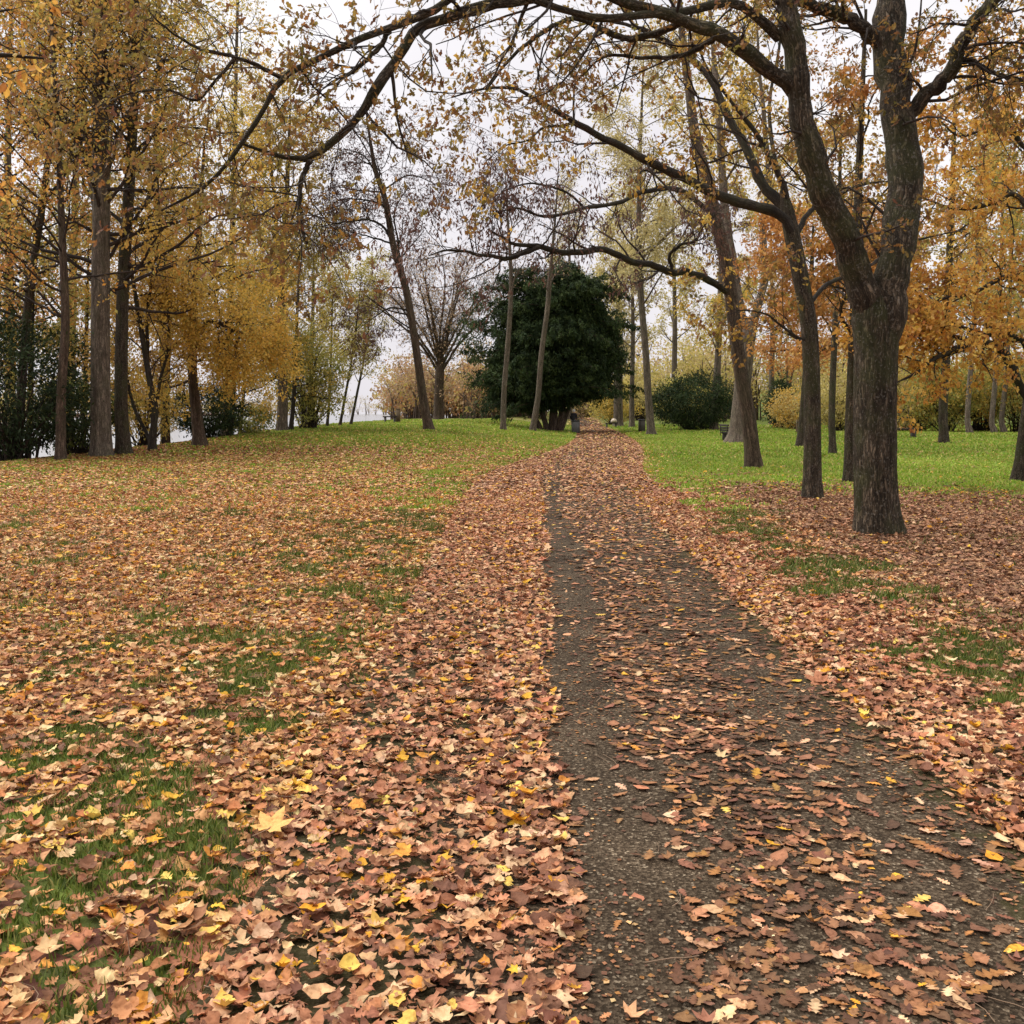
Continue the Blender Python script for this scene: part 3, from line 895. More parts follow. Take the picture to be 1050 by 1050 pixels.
# ---- the slim oak behind it
tree('slender dark oak with curved trunk reaching long limbs left over the path', name='oak_tree', base=(833, 512), bark='oak', limbbark='oakdark',
     trunk=[(833, 512, 0, 0.156), (833, 440, 0, 0.148), (832, 380, 0, 0.148), (829, 330, 0, 0.143), (820, 280, 0, 0.139), (812, 240, 0, 0.139), (807, 215, 0, 0.115), (803, 195, 0, 0.057)],
     limbs=[
         [(812, 245, 0, 0.066), (801, 223, -.1, 0.086), (784, 216, -.3, 0.090), (759, 208, -.5, 0.086), (737, 201, -.7, 0.082), (716, 191, -.9, 0.078), (694, 178, -1.1, 0.070), (664, 165, -1.4, 0.064), (634, 148, -1.7, 0.057),
          (593, 125, -2, 0.048), (567, 110, -2.2, 0.039), (547, 100, -2.4, 0.033), (530, 90, -2.5, 0.026), (500, 90, -2.6, 0.020), (463, 100, -2.8, 0.010)],
         [(811, 235, 0, 0.082), (806, 210, .1, 0.098), (788, 193, .2, 0.090), (771, 167, .3, 0.082), (758, 141, .4, 0.075), (741, 107, .5, 0.066), (728, 81, .6, 0.057), (703, 56, .7, 0.049), (664, 34, .8, 0.037), (620, 22, .9, 0.025), (580, 30, 1, 0.012)],
         [(807, 215, 0, 0.057), (803, 192, -.1, 0.053), (788, 158, -.2, 0.045), (771, 128, -.4, 0.037), (750, 103, -.6, 0.029), (720, 60, -.8, 0.021), (715, 0, -.9, 0.012)],
         [(593, 125, -2, 0.025), (575, 129, -2.1, 0.021), (557, 131, -2.2, 0.018), (541, 144, -2.3, 0.015), (517, 150, -2.4, 0.011), (498, 166, -2.5, 0.006)],
         [(814, 245, 0, 0.049), (828, 218, .3, 0.045), (850, 205, .7, 0.037), (880, 190, 1.2, 0.025), (930, 185, 1.8, 0.012)],
         [(826, 315, 0, 0.041), (850, 290, .5, 0.037), (880, 280, 1.2, 0.033), (930, 250, 2, 0.025), (990, 235, 2.5, 0.012)],
         [(830, 350, 0, 0.025), (806, 338, -.4, 0.021), (785, 322, -.8, 0.016), (755, 318, -1.2, 0.010)],
         [(813, 240, 0, 0.041), (790, 120, 1, 0.033), (800, 40, 1.5, 0.025), (810, -60, 2, 0.016)]],
     src='limbs',
     lv=[dict(m=11, t0=.15, t1=1, ang=(30, 75), L=(.6, 2.0), npts=7, rr=.4, rmax=.022, wig=.22, taper=.4),
         dict(m=5, t0=.25, t1=1, ang=(25, 65), L=(.3, .9), npts=5, rr=.55, wig=.22, rmin=.003, k=3),
         dict(m=3, t0=.3, t1=1, ang=(25, 60), L=(.15, .4), npts=4, rr=.6, wig=.2, rmin=.0025, k=3)],
     pal=OAKCROWN + GOLD[:2], leaf=(5, (.06, .11)), off=.06, lt0=.4, shape='diam', droop=.5)

tree('thin straight dark trunk just left behind the thick forked oak', name='oak_tree', base=(872, 495), bark='oak',
     trunk=[(872, 495, 0, .14), (873, 430, 0, .135), (876, 350, 0, .125), (878, 290, 0, .11), (880, 200, .3, .09), (884, 100, .6, .06), (888, 10, 1, .03)],
     limbs=[[(876, 345, 0, .05), (868, 335, 0, .045), (862, 318, -.3, .035), (868, 300, -.5, .025), (850, 292, -.7, .015)]],
     lv=[dict(m=12, t0=.35, t1=1, ang=(45, 85), L=(1.2, 3.2), npts=8, rr=.35, rmax=.035, wig=.18, taper=.4),
         dict(m=7, t0=.2, t1=1, ang=(30, 65), L=(.4, 1.3), npts=5, rr=.5, wig=.2, rmin=.004, k=3),
         dict(m=4, t0=.2, t1=1, ang=(25, 60), L=(.2, .5), npts=4, rr=.6, rmin=.003, k=3)],
     pal=RUST + OAKCROWN[:3], leaf=(10, (.09, .15)), off=.1)

# leaning tree on the right lawn with the dark low limb
tree('leaning brown furrowed trunk at right edge of the path on bright grass', base=(773, 480), bark='brown', limbbark='oakdark',
     trunk=[(773, 480, 0, 0.216), (767, 425, 0, 0.200), (757, 365, 0, 0.192), (748, 291, 0, 0.184), (741, 254, 0, 0.176), (733, 219, 0, 0.168), (723, 178, 0, 0.160), (713, 141, 0, 0.144), (707, 94, .2, 0.120), (700, 40, .4, 0.096), (694, -40, .6, 0.048)],
     limbs=[
         [(748, 300, 0, 0.080), (738, 294, -.2, 0.104), (728, 288, -.4, 0.104), (703, 279, -1, 0.096), (690, 280, -1.3, 0.096), (671, 271, -1.7, 0.088), (653, 270, -2.1, 0.084), (631, 261, -2.5, 0.080), (618, 257, -2.8, 0.080), (600, 262, -3.2, 0.076),
          (583, 262, -3.6, 0.068), (565, 257, -4, 0.064), (552, 253, -4.2, 0.056), (534, 252, -4.5, 0.044), (523, 249, -4.8, 0.036), (500, 235, -5, 0.020)],
         [(553, 253, -4.2, .055), (537, 259, -4.4, .055), (519, 263, -4.6, .05), (493, 260, -5, .04), (460, 257, -5.4, .025), (440, 262, -5.8, .012)],
         [(690, 280, -1.3, .05), (686, 262, -1.5, .045), (700, 250, -1.7, .04), (715, 245, -1.9, .03), (720, 225, -2, .018)],
         [(735, 226, 0, .07), (700, 196, -1, .065), (660, 196, -2, .06), (640, 205, -2.6, .055), (600, 214, -3.4, .045), (560, 222, -4.2, .035), (530, 214, -4.8, .025), (505, 220, -5.4, .012)],
         [(600, 214, -3.4, .03), (580, 196, -3.8, .028), (545, 188, -4.4, .022), (515, 196, -5, .012)]],
     src='limbs',
     lv=[dict(m=13, t0=.25, t1=1, ang=(30, 80), L=(.7, 2.6), npts=7, rr=.4, rmax=.028, wig=.2, taper=.3, trop=.04),
         dict(m=6, t0=.2, t1=1, ang=(25, 65), L=(.4, 1.2), npts=5, rr=.55, wig=.2, rmin=.005, k=3, trop=-.05),
         dict(m=3, t0=.2, t1=1, ang=(25, 60), L=(.2, .5), npts=4, rr=.6, rmin=.004, k=3, trop=-.2)],
     pal=DRY, leaf=(4, (.09, .16)), off=.12, droop=1.2, shape='long')

FANLV = [dict(m=16, t0=.42, t1=1, ang=(25, 55), L=(3, 7.5), npts=9, rr=.4, rmax=.09, wig=.1, trop=.1, taper=.5),
         dict(m=7, t0=.2, t1=1, ang=(25, 60), L=(1.2, 3), npts=6, rr=.5, wig=.15, rmin=.01, k=3, trop=.04),
         dict(m=5, t0=.15, t1=1, ang=(25, 60), L=(.5, 1.3), npts=4, rr=.6, rmin=.007, k=3)]

tree('very thick pale grey trunk with a flared foot behind the leaning one', base=(756, 454), bark='pale',
     trunk=[(756, 454, 0, .5), (758, 430, 0, .44), (761, 400, 0, .42), (764, 365, 0, .42), (766, 345, 0, .38), (768, 325, 0, .2)],
     flare=1.5,
     limbs=[[(765, 360, 0, .28), (758, 310, .3, .27), (750, 262, .6, .25), (742, 200, 1, .22), (736, 120, 1.4, .18), (728, 20, 2, .1), (722, -60, 2.5, .05)],
            [(767, 355, 0, .24), (776, 318, -.3, .22), (784, 285, -.5, .2), (782, 240, -.7, .17), (788, 170, -1, .13), (780, 80, -1.4, .08), (775, 0, -1.8, .04)],
            [(780, 300, -.4, .13), (792, 272, -.2, .12), (806, 246, 0, .1), (830, 220, .5, .07), (850, 160, 1, .04)]],
     src='limbs', twigbark='twigpale', lv=[dict(m=10, t0=.3, t1=1, ang=(25, 60), L=(2, 5), npts=8, rr=.4, rmax=.07, wig=.12, trop=.06),
                                           dict(m=6, t0=.2, t1=1, ang=(25, 60), L=(1, 2.4), npts=5, rr=.5, rmin=.008, k=3),
                                           dict(m=4, t0=.2, t1=1, ang=(25, 60), L=(.4, 1), npts=4, rr=.6, rmin=.006, k=3)],
     pal=GOLD + OLIVE, leaf=(12, (.14, .22)), off=.28)

tree('pale smooth trunk beside the dark evergreen shrub on right lawn', base=(732, 441), bark='pale', twigbark='twigpale',
     trunk=[(732, 441, 0, .34), (734, 405, 0, .31), (736, 370, 0, .28), (738, 320, 0, .24), (740, 240, 0, .18), (742, 160, 0, .1), (744, 100, 0, .04)],
     lv=[dict(m=22, t0=.22, t1=1, ang=(45, 80), L=(2, 5.5), npts=8, rr=.35, rmax=.08, wig=.13, taper=.5),
         dict(m=7, t0=.2, t1=1, ang=(25, 60), L=(1, 2.4), npts=5, rr=.5, rmin=.008, k=3),
         dict(m=4, t0=.2, t1=1, ang=(25, 60), L=(.5, 1.1), npts=4, rr=.6, rmin=.006, k=3)],
     pal=OLIVE + GOLD[:2], leaf=(20, (.16, .26)), off=.36)

tree('tall grey trunk beside the right litter bin with thin pale yellow foliage', base=(668, 446), bark='grey', twigbark='twigpale',
     trunk=[(668, 446, 0, 0.306), (665, 410, 0, 0.246), (662, 360, 0, 0.230), (657, 300, 0, 0.212), (655, 240, 0, 0.187), (656, 170, 0, 0.136), (658, 110, 0, 0.085), (660, 60, 0, 0.034)],
     lv=[dict(m=30, t0=.34, t1=1, ang=(40, 80), L=(2.4, 6), npts=8, rr=.35, rmax=.08, wig=.13, trop=.05, taper=.45),
         dict(m=7, t0=.2, t1=1, ang=(25, 60), L=(1, 2.6), npts=5, rr=.5, rmin=.008, k=3),
         dict(m=4, t0=.2, t1=1, ang=(25, 60), L=(.5, 1.1), npts=4, rr=.6, rmin=.006, k=3)],
     pal=PALEY, leaf=(18, (.13, .21)), off=.34)

tree('thin dark leaning trunk under rust orange foliage on far right lawn', base=(821, 458), bark='oak',
     trunk=[(821, 458, 0, .2), (824, 425, 0, .19), (827, 385, 0, .18), (829, 340, 0, .15), (832, 280, 0, .1), (834, 230, 0, .05)],
     lv=[dict(m=18, t0=.33, t1=1, ang=(50, 85), L=(2, 4.2), npts=8, rr=.35, rmax=.06, wig=.14, taper=.4, flat=.3),
         dict(m=7, t0=.2, t1=1, ang=(25, 60), L=(.8, 2), npts=5, rr=.5, rmin=.007, k=3),
         dict(m=4, t0=.2, t1=1, ang=(25, 60), L=(.4, .9), npts=4, rr=.6, rmin=.005, k=3)],
     pal=RUST, leaf=(22, (.12, .2)), off=.25)

# right edge oak
tree('orange leaved oak at the right edge with arching dark lower limb', name='oak_tree', base=(1049, 494), bark='oak', limbbark='oakdark',
     trunk=[(1049, 494, 0, .22), (1053, 450, 0, .2), (1060, 400, 0, .19), (1070, 330, 0, .18), (1078, 240, .1, .15), (1085, 140, .2, .1), (1090, 40, .3, .05)],
     limbs=[
         [(1056, 425, 0, .09), (1047, 402, -.2, .1), (1035, 376, -.4, .095), (1020, 358, -.7, .09), (1005, 352, -1, .075), (985, 355, -1.4, .06), (960, 366, -1.8, .045), (935, 384, -2.2, .03), (920, 392, -2.5, .015)],
         [(1002, 352, -1, .05), (985, 348, -1.2, .04), (960, 342, -1.5, .03), (930, 346, -1.9, .02), (905, 340, -2.2, .01)],
         [(1064, 370, 0, .07), (1040, 345, -.3, .06), (1010, 343, -.5, .05), (975, 330, -.8, .03), (940, 300, -1.1, .015)],
         [(1072, 310, 0, .07), (1040, 285, -.3, .06), (1000, 300, -.6, .045), (960, 310, -1, .03), (925, 330, -1.4, .015)],
         [(1076, 250, 0, .07), (1045, 200, .3, .06), (1015, 210, .5, .05), (980, 215, .8, .035), (940, 200, 1.2, .02)],
         [(1080, 200, 0, .06), (1050, 150, -.3, .05), (1020, 130, -.6, .04), (985, 140, -1, .025), (960, 120, -1.3, .012)],
         [(1084, 140, 0, .05), (1060, 90, .3, .045), (1035, 60, .6, .035), (1010, 60, .9, .02)],
         [(1070, 330, 0, .06), (1095, 280, .5, .05), (1120, 230, 1, .04), (1140, 170, 1.3, .02)]],
     src='limbs',
     lv=[dict(m=13, t0=.15, t1=1, ang=(35, 75), L=(.7, 2.1), npts=7, rr=.4, rmax=.025, wig=.2, taper=.4, trop=.09),
         dict(m=6, t0=.2, t1=1, ang=(25, 65), L=(.3, 1.0), npts=5, rr=.55, wig=.2, rmin=.004, k=3),
         dict(m=4, t0=.2, t1=1, ang=(25, 60), L=(.15, .5), npts=4, rr=.6, rmin=.003, k=3)],
     pal=ORANGE + GOLD[:3], leaf=(7, (.08, .14)), off=.11)

# further oaks filling the right side
tree('golden oak behind the lawn between thick oak and right edge', name='oak_tree', base=(965, 462), Y=46, bark='oak',
     trunk=[(965, 462, 0, .2), (967, 420, 0, .19), (970, 370, 0, .18), (972, 300, 0, .16), (976, 200, 0, .12), (980, 100, 0, .06)],
     lv=[dict(m=22, t0=.36, t1=1, ang=(45, 80), L=(2, 4.6), npts=8, rr=.35, rmax=.06, wig=.14, taper=.4, flat=.3),
         dict(m=7, t0=.2, t1=1, ang=(25, 60), L=(.8, 2), npts=5, rr=.5, rmin=.007, k=3),
         dict(m=4, t0=.2, t1=1, ang=(25, 60), L=(.4, .9), npts=4, rr=.6, rmin=.005, k=3)],
     pal=ORANGE + GOLD[:3] + OLIVE[:2], leaf=(9, (.11, .18)), off=.24)
tree('dark brown oak with ragged rust leaves behind the slender curved oak', name='oak_tree', base=(852, 470), Y=38, bark='oak',
     trunk=[(852, 470, 0, .13), (853, 420, 0, .12), (856, 340, 0, .11), (860, 240, 0, .08), (862, 150, 0, .05), (866, 60, 0, .02)],
     lv=[dict(m=20, t0=.3, t1=1, ang=(45, 85), L=(1.6, 4), npts=8, rr=.35, rmax=.05, wig=.14, taper=.4, flat=.3),
         dict(m=6, t0=.2, t1=1, ang=(25, 60), L=(.6, 1.7), npts=5, rr=.5, rmin=.006, k=3),
         dict(m=3, t0=.2, t1=1, ang=(25, 60), L=(.3, .8), npts=4, rr=.6, rmin=.005, k=3)],
     pal=OAKCROWN + RUST, leaf=(13, (.09, .16)), off=.18)

for i, (px, h, lab) in enumerate([(991, 395, 'pale lone trunk standing against the hedge behind right lawn'),
                                  (1016, 385, 'left of two close pale trunks at the hedge near right edge'),
                                  (1026, 392, 'right of two close pale trunks at the hedge near right edge')]):
    tree(lab, base=(px, 464), Y=57 + i * .8, bark='pale', twigbark='twigpale',
         trunk=[(px, 464, 0, .16), (px + 1, 430, 0, .145), (px + (3 if i == 0 else 5), h, 0, .135), (px + 9, 320, 0, .12), (px + 12, 220, 0, .08), (px + 14, 140, 0, .03)],
         lv=[dict(m=16, t0=.3, t1=1, ang=(40, 75), L=(1.5, 4), npts=7, rr=.35, rmax=.06, wig=.13, taper=.45),
             dict(m=6, t0=.2, t1=1, ang=(25, 60), L=(.8, 2), npts=5, rr=.5, rmin=.008, k=3),
             dict(m=3, t0=.2, t1=1, ang=(25, 60), L=(.4, 1), npts=4, rr=.6, rmin=.006, k=3)],
         pal=OLIVE + TAN[:1], leaf=(14, (.14, .22)), off=.3)

# ---- centre
tree('tall dark leaning trunk on left lawn beside the bench', base=(440, 441), bark='brown', limbbark='oakdark',
     trunk=[(440, 441, 0, 0.274), (434, 410, 0, 0.236), (427, 360, 0, 0.213), (417, 300, 0, 0.198), (404, 255, 0, 0.182), (395, 205, 0, 0.152), (385, 175, 0, 0.129), (379, 140, 0, 0.076), (374, 105, 0, 0.023)],
     limbs=[[(400, 243, 0, 0.068), (392, 232, 0, 0.068), (378, 226, -.5, 0.057), (355, 228, -1, 0.042), (330, 232, -1.5, 0.023)],
            [(402, 250, 0, 0.053), (385, 244, .3, 0.046), (368, 240, .6, 0.030), (355, 236, .9, 0.015)],
            [(396, 210, 0, 0.061), (375, 205, .3, 0.046), (350, 205, .6, 0.030), (335, 214, .9, 0.015)],
            [(412, 285, 0, 0.061), (407, 245, .5, 0.053), (405, 215, 1, 0.038), (420, 190, 1.4, 0.019)],
            [(419, 318, 0, 0.061), (400, 316, -.4, 0.046), (380, 328, -.8, 0.027), (365, 340, -1, 0.011)],
            [(386, 180, 0, 0.053), (372, 160, .4, 0.038), (352, 152, .8, 0.019)],
            [(393, 195, 0, 0.053), (420, 180, .6, 0.038), (450, 190, 1.2, 0.019)]],
     lv=[dict(m=14, t0=.3, t1=1, ang=(35, 75), L=(1.4, 4), npts=8, rr=.4, rmax=.05, wig=.17, taper=.4),
         dict(m=6, t0=.2, t1=1, ang=(25, 65), L=(.7, 2), npts=5, rr=.5, rmin=.009, k=3),
         dict(m=3, t0=.2, t1=1, ang=(25, 60), L=(.3, .9), npts=4, rr=.6, rmin=.007, k=3)],
     pal=DRY, leaf=(5, (.14, .24)), off=.2, shape='long', droop=.8)

tree('broad bare tree with a fan of upright branches behind the leaning trunk', base=(450, 430), Y=100, bark='brown', twigbark='brown',
     trunk=[(450, 430, 0, .5), (450, 405, 0, .45), (451, 380, 0, .44), (452, 366, 0, .3), (453, 350, 0, .16)], flare=1.3,
     limbs=[[(451, y0, 0, .14)] + [(451 + dx * .3, 338 + abs(dx) * .12, dy * .3, .11), (451 + dx * .72 + jx, 296 + abs(dx) * .22, dy * .7, .07), (451 + dx, 258 + abs(dx) * .55, dy, .025)]
            for dx, dy, jx, y0 in ((-84, 1, -4, 385), (-66, -4, 5, 378), (-48, 3, -5, 372), (-30, -4, 3, 376), (-14, 4, -4, 368), (2, -2, 4, 365), (16, 5, 3, 368), (30, -4, -3, 374), (46, 2, 5, 371), (62, 5, -4, 380), (80, -3, 2, 384), (-20, -7, 2, 372), (24, 7, 0, 372))],
     lv=[dict(m=13, t0=.12, t1=1, ang=(20, 65), L=(1.2, 5), npts=8, rr=.4, rmax=.05, wig=.2, trop=.03),
         dict(m=8, t0=.2, t1=1, ang=(20, 60), L=(.8, 2.4), npts=5, rr=.5, rmin=.012, k=3),
         dict(m=4, t0=.2, t1=1, ang=(20, 55), L=(.5, 1.3), npts=4, rr=.6, rmin=.009, k=3)],
     pal=TAN, leaf=(1, (.16, .26)), off=.2)

TWIN = [dict(m=16, t0=.5, t1=1, ang=(25, 65), L=(1.2, 4), npts=8, rr=.4, rmax=.05, wig=.14, trop=.08, taper=.3),
        dict(m=7, t0=.2, t1=1, ang=(25, 60), L=(.7, 2), npts=5, rr=.5, rmin=.008, k=3),
        dict(m=4, t0=.2, t1=1, ang=(25, 60), L=(.3, .9), npts=4, rr=.6, rmin=.006, k=3)]
tree('slim pale trunk in front of the dark yew, left of the pair', base=(516, 441), bark='grey', twigbark='twigpale',
     trunk=[(516, 441, 0, 0.204), (517, 400, 0, 0.170), (521, 350, 0, 0.162), (524, 300, 0, 0.145), (523, 260, 0, 0.111), (520, 215, 0, 0.068), (518, 170, 0, 0.025)],
     lv=TWIN, pal=TAN + DRY[:1], leaf=(1, (.1, .18)), off=.2)
tree('slim pale slanting trunk in front of the dark yew, right of the pair', base=(546, 442), bark='grey', twigbark='twigpale',
     trunk=[(546, 442, 0, 0.238), (552, 405, 0, 0.196), (555, 365, 0, 0.187), (561, 320, 0, 0.178), (563, 295, 0, 0.170), (566, 260, 0, 0.111), (570, 215, 0, 0.068), (573, 165, 0, 0.025)],
     lv=TWIN, pal=TAN + PALEY[:1], leaf=(1, (.08, .14)), off=.22)


# ------------------------------------------------------------------ shrubs and evergreens
def clump_cloud(center, rx, ry, rz, nclump, per, size, pal, cr=.25, droop=.3, shape='diam', shell=.55, cone=0., low=-1., rough=.75):
    """leaf clumps spread through an uneven volume"""
    d = unit(rng.normal(size=(nclump * 2, 3)))
    d = d[d[:, 2] > low][:nclump]
    rad = shell + (1 - shell) * rng.random(len(d)) ** .6
    wob = 1 - rough * .49 + rough * fbm(d[:, 0] * 2.2 + 5, d[:, 1] * 2.2 + d[:, 2] * 2.6, int(rng.integers(1, 900)))
    cc = d * (rad * wob)[:, None]
    if cone:
        cc[:, :2] *= (1 - cone * np.clip((cc[:, 2] + 1) / 2, 0, 1))[:, None]
    cc = cc * np.array([rx, ry, rz]) + np.asarray(center)
    n = len(cc) * per
    idx = np.repeat(np.arange(len(cc)), per)
    crr = cr * rng.uniform(.6, 1.3, len(cc))
    pos = cc[idx] + rng.normal(size=(n, 3)) * crr[idx][:, None] * np.array([1, 1, .6])
    out = unit(cc - np.asarray(center))[idx]
    axis = unit(out * .7 + rng.normal(size=(n, 3)) * .6 + np.array([0, 0, -droop]))
    nrm = unit(rng.normal(size=(n, 3)) * .7 + np.array([0, 0, .7]) + out * .5)
    pl = np.array([lin(c) for c in pal])
    tw = pl[rng.integers(0, len(pl), len(cc))][idx]; sg = pl[rng.integers(0, len(pl), n)]
    col = np.clip((tw * .6 + sg * .4) * (1 + .12 * rng.normal(size=(n, 1))), .004, .9)
    sz = rng.uniform(size[0], size[1], n)
    TV = LONG_V if shape == 'long' else DIAM_V
    return leaves(TV, DIAM_Q, pos, axis, nrm, sz, col), cc


def shrub(label, px, Y, w, h, pal, name='shrub', cat='shrub', nclump=260, per=40, size=(.1, .18), mat='leaf', twig='twig', shape='diam',
          cr=.22, z0=.0, cone=0., group=None, stems=9, droop=.3, depth=None, shell=.5):
    b = GY(px, Y)
    root = empty(name, b, label, cat, group)
    (W, Fq, cc), cl = clump_cloud((0, 0, z0 + h * .52), w / 2, (depth or w) / 2, h * .5, nclump, per, size, pal, cr, droop, shape, shell, cone)
    W[:, 2] = np.maximum(W[:, 2], .03)
    link('foliage', build_mesh('foliage', W, Fq, col=cc), M[mat], root)
    mb = MB()
    ends = cl[rng.choice(len(cl), min(stems * 6, len(cl)), replace=False)]
    k = len(ends)
    st = rng.normal(size=(k, 3)) * np.array([.12 * w / 2, .12 * w / 2, 0]); st[:, 2] = -.1
    t = np.linspace(0, 1, 7)[None, :, None]
    midp = st * .4 + ends * .6; midp[:, 2] = st[:, 2] + (ends[:, 2] - st[:, 2]) * .6
    pts = (1 - t) ** 2 * st[:, None] + 2 * t * (1 - t) * (midp[:, None] * .7) + t ** 2 * ends[:, None]
    mb.tubes(pts, (np.linspace(1, .25, 7)[None] * rng.uniform(.012, .035, k)[:, None]) * max(h / 3, .6), 5)
    mb.obj('stems', M[twig], root, smooth=True)
    return root


# the yew
yb = G(566, 442)
yroot = empty('yew_tree', yb, 'huge dark green yew with several trunks beside the path', 'tree')
Yd = yb[1]
mb = MB()
tl = []
for dx, lean, r in ((-.6, -1.2, .2), (.1, .1, .34), (.7, .5, .28), (-1.3, -3.2, .2), (1.0, 1.0, .18)):
    p, r_ = smooth_line([(dx * .6, 0, -.15), (dx, 0, .9), (dx + lean * .45, .1, 2.6), (dx + lean * .8, .2, 5.5), (dx + lean, .2, 9)], [r * 1.25, r, r * .8, r * .55, r * .2], 24)
    tl.append((p, r_))
mb.tubes(np.stack([a for a, b in tl]), np.stack([b for a, b in tl]), 14)
mb.obj('trunk', M['yew'], yroot, smooth=True)
TPn = np.stack([a for a, b in tl]); TRn = np.stack([b for a, b in tl])
b1, r1 = spawn(TPn, TRn, 26, .25, 1, (40, 90), (2.6, 6.2), 9, .3, .1, .08, -.015, .3)
b2, r2 = spawn(b1, r1, 6, .2, 1, (25, 60), (1, 2.4), 5, .5, .05, .1, -.06, .3)
mb = MB(); mb.tubes(b1, r1, 5); mb.tubes(b2, r2, 3); mb.obj('branches', M['yew'], yroot, smooth=True)
parts = []
for (cx, cz, rx, rz, nc) in ((0, 6.2, 5.2, 4.6, 800), (-3.8, 3.6, 3.0, 2.5, 380), (4.0, 5.0, 2.9, 2.8, 380), (.7, 9.6, 3.0, 3.6, 380), (1.6, 11.4, 1.3, 1.5, 70), (2.2, 10.9, 1.2, 1.0, 60), (-1.1, 10.4, 1.3, 1.1, 60), (-2.8, 8.6, 1.5, .7, 60), (-6.0, 3.9, 1.3, .7, 50), (6.1, 5.6, 1.2, .6, 50), (-4.6, 6.6, 1.4, .6, 50), (4.9, 8.3, 1.4, .6, 50), (-1.6, 8.0, 2.6, 2.6, 260), (0, 3.8, 5.2, 2.4, 380), (2.4, 8.4, 2.8, 2.6, 260), (-5.2, 5.4, 1.6, 1.2, 90), (5.4, 7.2, 1.6, 1.1, 90), (-3.4, 6.9, 1.8, 1.4, 110), (3.9, 9.3, 1.4, 1.0, 70)):
    (W, Fq, cc), cl = clump_cloud((cx * .72 + .1, 0, cz), rx * .66, rx * .66, rz * .84, int(nc * 1.5), 44, (.16, .34), YEW, .26, .7, 'long', .66, rough=.95)
    parts.append((W, Fq, cc))
nn = 0; Vv = []; Qq = []; Cc = []
for W, Fq, cc in parts:
    Vv.append(W); Qq.append(Fq + nn); Cc.append(cc); nn += len(W)
Vv = np.concatenate(Vv); lowz = .6 + 1.3 * fbm(Vv[:, 0] * .6, Vv[:, 1] * .6, 91) + .14 * np.clip(Vv[:, 0], -1.5, 6)
Vv[:, 2] = np.where(Vv[:, 2] < lowz, lowz + (lowz - Vv[:, 2]) * .15, Vv[:, 2])
W2, F2, c2 = crown_leaves(np.concatenate([b2]), 34, (.18, .36), YEW, .16, .1, 1., .7, 'long')
W3, F3, c3 = crown_leaves(b1, 60, (.18, .36), YEW, .2, .55, 1., .7, 'long')
bo = []
for k in range(150):
    hh = rng.uniform(1.6, 12.4); a = rng.uniform(0, 2 * math.pi)
    pr = 6.7 * math.sqrt(max(1 - ((hh - 4.2) / 9.2) ** 2, .02)) if hh > 4.2 else 6.7 * (.72 + .28 * hh / 4.2)
    L_ = pr * rng.uniform(.72, 1.14)
    tt = np.linspace(0, 1, 10)
    rise = rng.uniform(.05, .5) * L_ * .5; sag = rng.uniform(.1, .5) * L_ * .5
    bo.append(np.stack([.2 + np.cos(a) * L_ * tt, np.sin(a) * L_ * tt * .9, np.maximum(hh + rise * tt - sag * tt ** 2.4, .9 + 1.7 * max(math.cos(a), 0))], 1))
bo = np.array(bo)
mbb = MB(); mbb.tubes(bo, np.linspace(.06, .012, 10)[None] * np.ones((len(bo), 1)), 4); mbb.obj('boughs', M['yew'], yroot, smooth=True)
sp1, sr1 = spawn(bo, np.full(bo.shape[:2], .03), 12, .35, 1, (25, 60), (.6, 1.7), 5, .5, .02, .1, -.1, .6)
W4, F4_, c4 = crown_leaves(sp1, 46, (.16, .32), YEW, .09, .05, 1., .5, 'long')
ctr = W4.reshape(-1, 4, 3).mean(1)
km = ctr[:, 2] > .7 + 1.75 * sstep(.2, 2.2, ctr[:, 0])
W4 = W4.reshape(-1, 4, 3)[km].reshape(-1, 3); c4 = c4.reshape(-1, 4, 3)[km].reshape(-1, 3); F4_ = F4_[:km.sum()]
W2 = np.concatenate([W2, W4]); F2 = np.concatenate([F2, F4_ + len(c2)]); c2 = np.concatenate([c2, c4])
for W_, F_, c_ in ((W2, F2, c2), (W3, F3, c3)):
    Vv = np.concatenate([Vv, W_]); Qq.append(F_ + nn); Cc.append(c_); nn += len(W_)
Vv[:, 2] = np.maximum(Vv[:, 2], .35)
link('crown', build_mesh('crown', Vv, np.concatenate(Qq), col=np.concatenate(Cc)), M['leaf_dark'], yroot)

# left bank
shrub('large dark glossy laurel bush at the left edge of the lawn', 18, 33, 4.6, 4.6, LAUREL, nclump=330, per=30, size=(.13, .24), mat='leaf_dark', shape='long', cr=.28)
shrub('lower green laurel bush beside the thickest left trunk', 82, 36, 3.0, 2.6, LAUREL + GREENY[:2], nclump=170, per=30, size=(.1, .2), mat='leaf_dark', shape='long', cr=.22)
shrub('low dark evergreen bush behind the short reddish trunk', 214, 49, 3.8, 2.6, YEW + LAUREL[:1], nclump=240, per=34, size=(.12, .22), mat='leaf_dark', shape='long', cr=.25)
shrub('small green bush by the forked stems at the bank top', 258, 52, 2.4, 1.4, GREENY, nclump=90, per=30, size=(.1, .16), cr=.2)
shrub('rounded olive green bush left of the slender saplings', 318, 58, 4.0, 5.6, GREENY + OLIVE[:2], nclump=260, per=36, size=(.1, .18), cr=.35, shell=.3)
shrub('yellowing loose bush between the two tall left trunks and the ivy', 150, 44, 3.4, 3.6, OLIVE + GOLD[:2], nclump=130, per=26, size=(.09, .16), cr=.35, shell=.2)

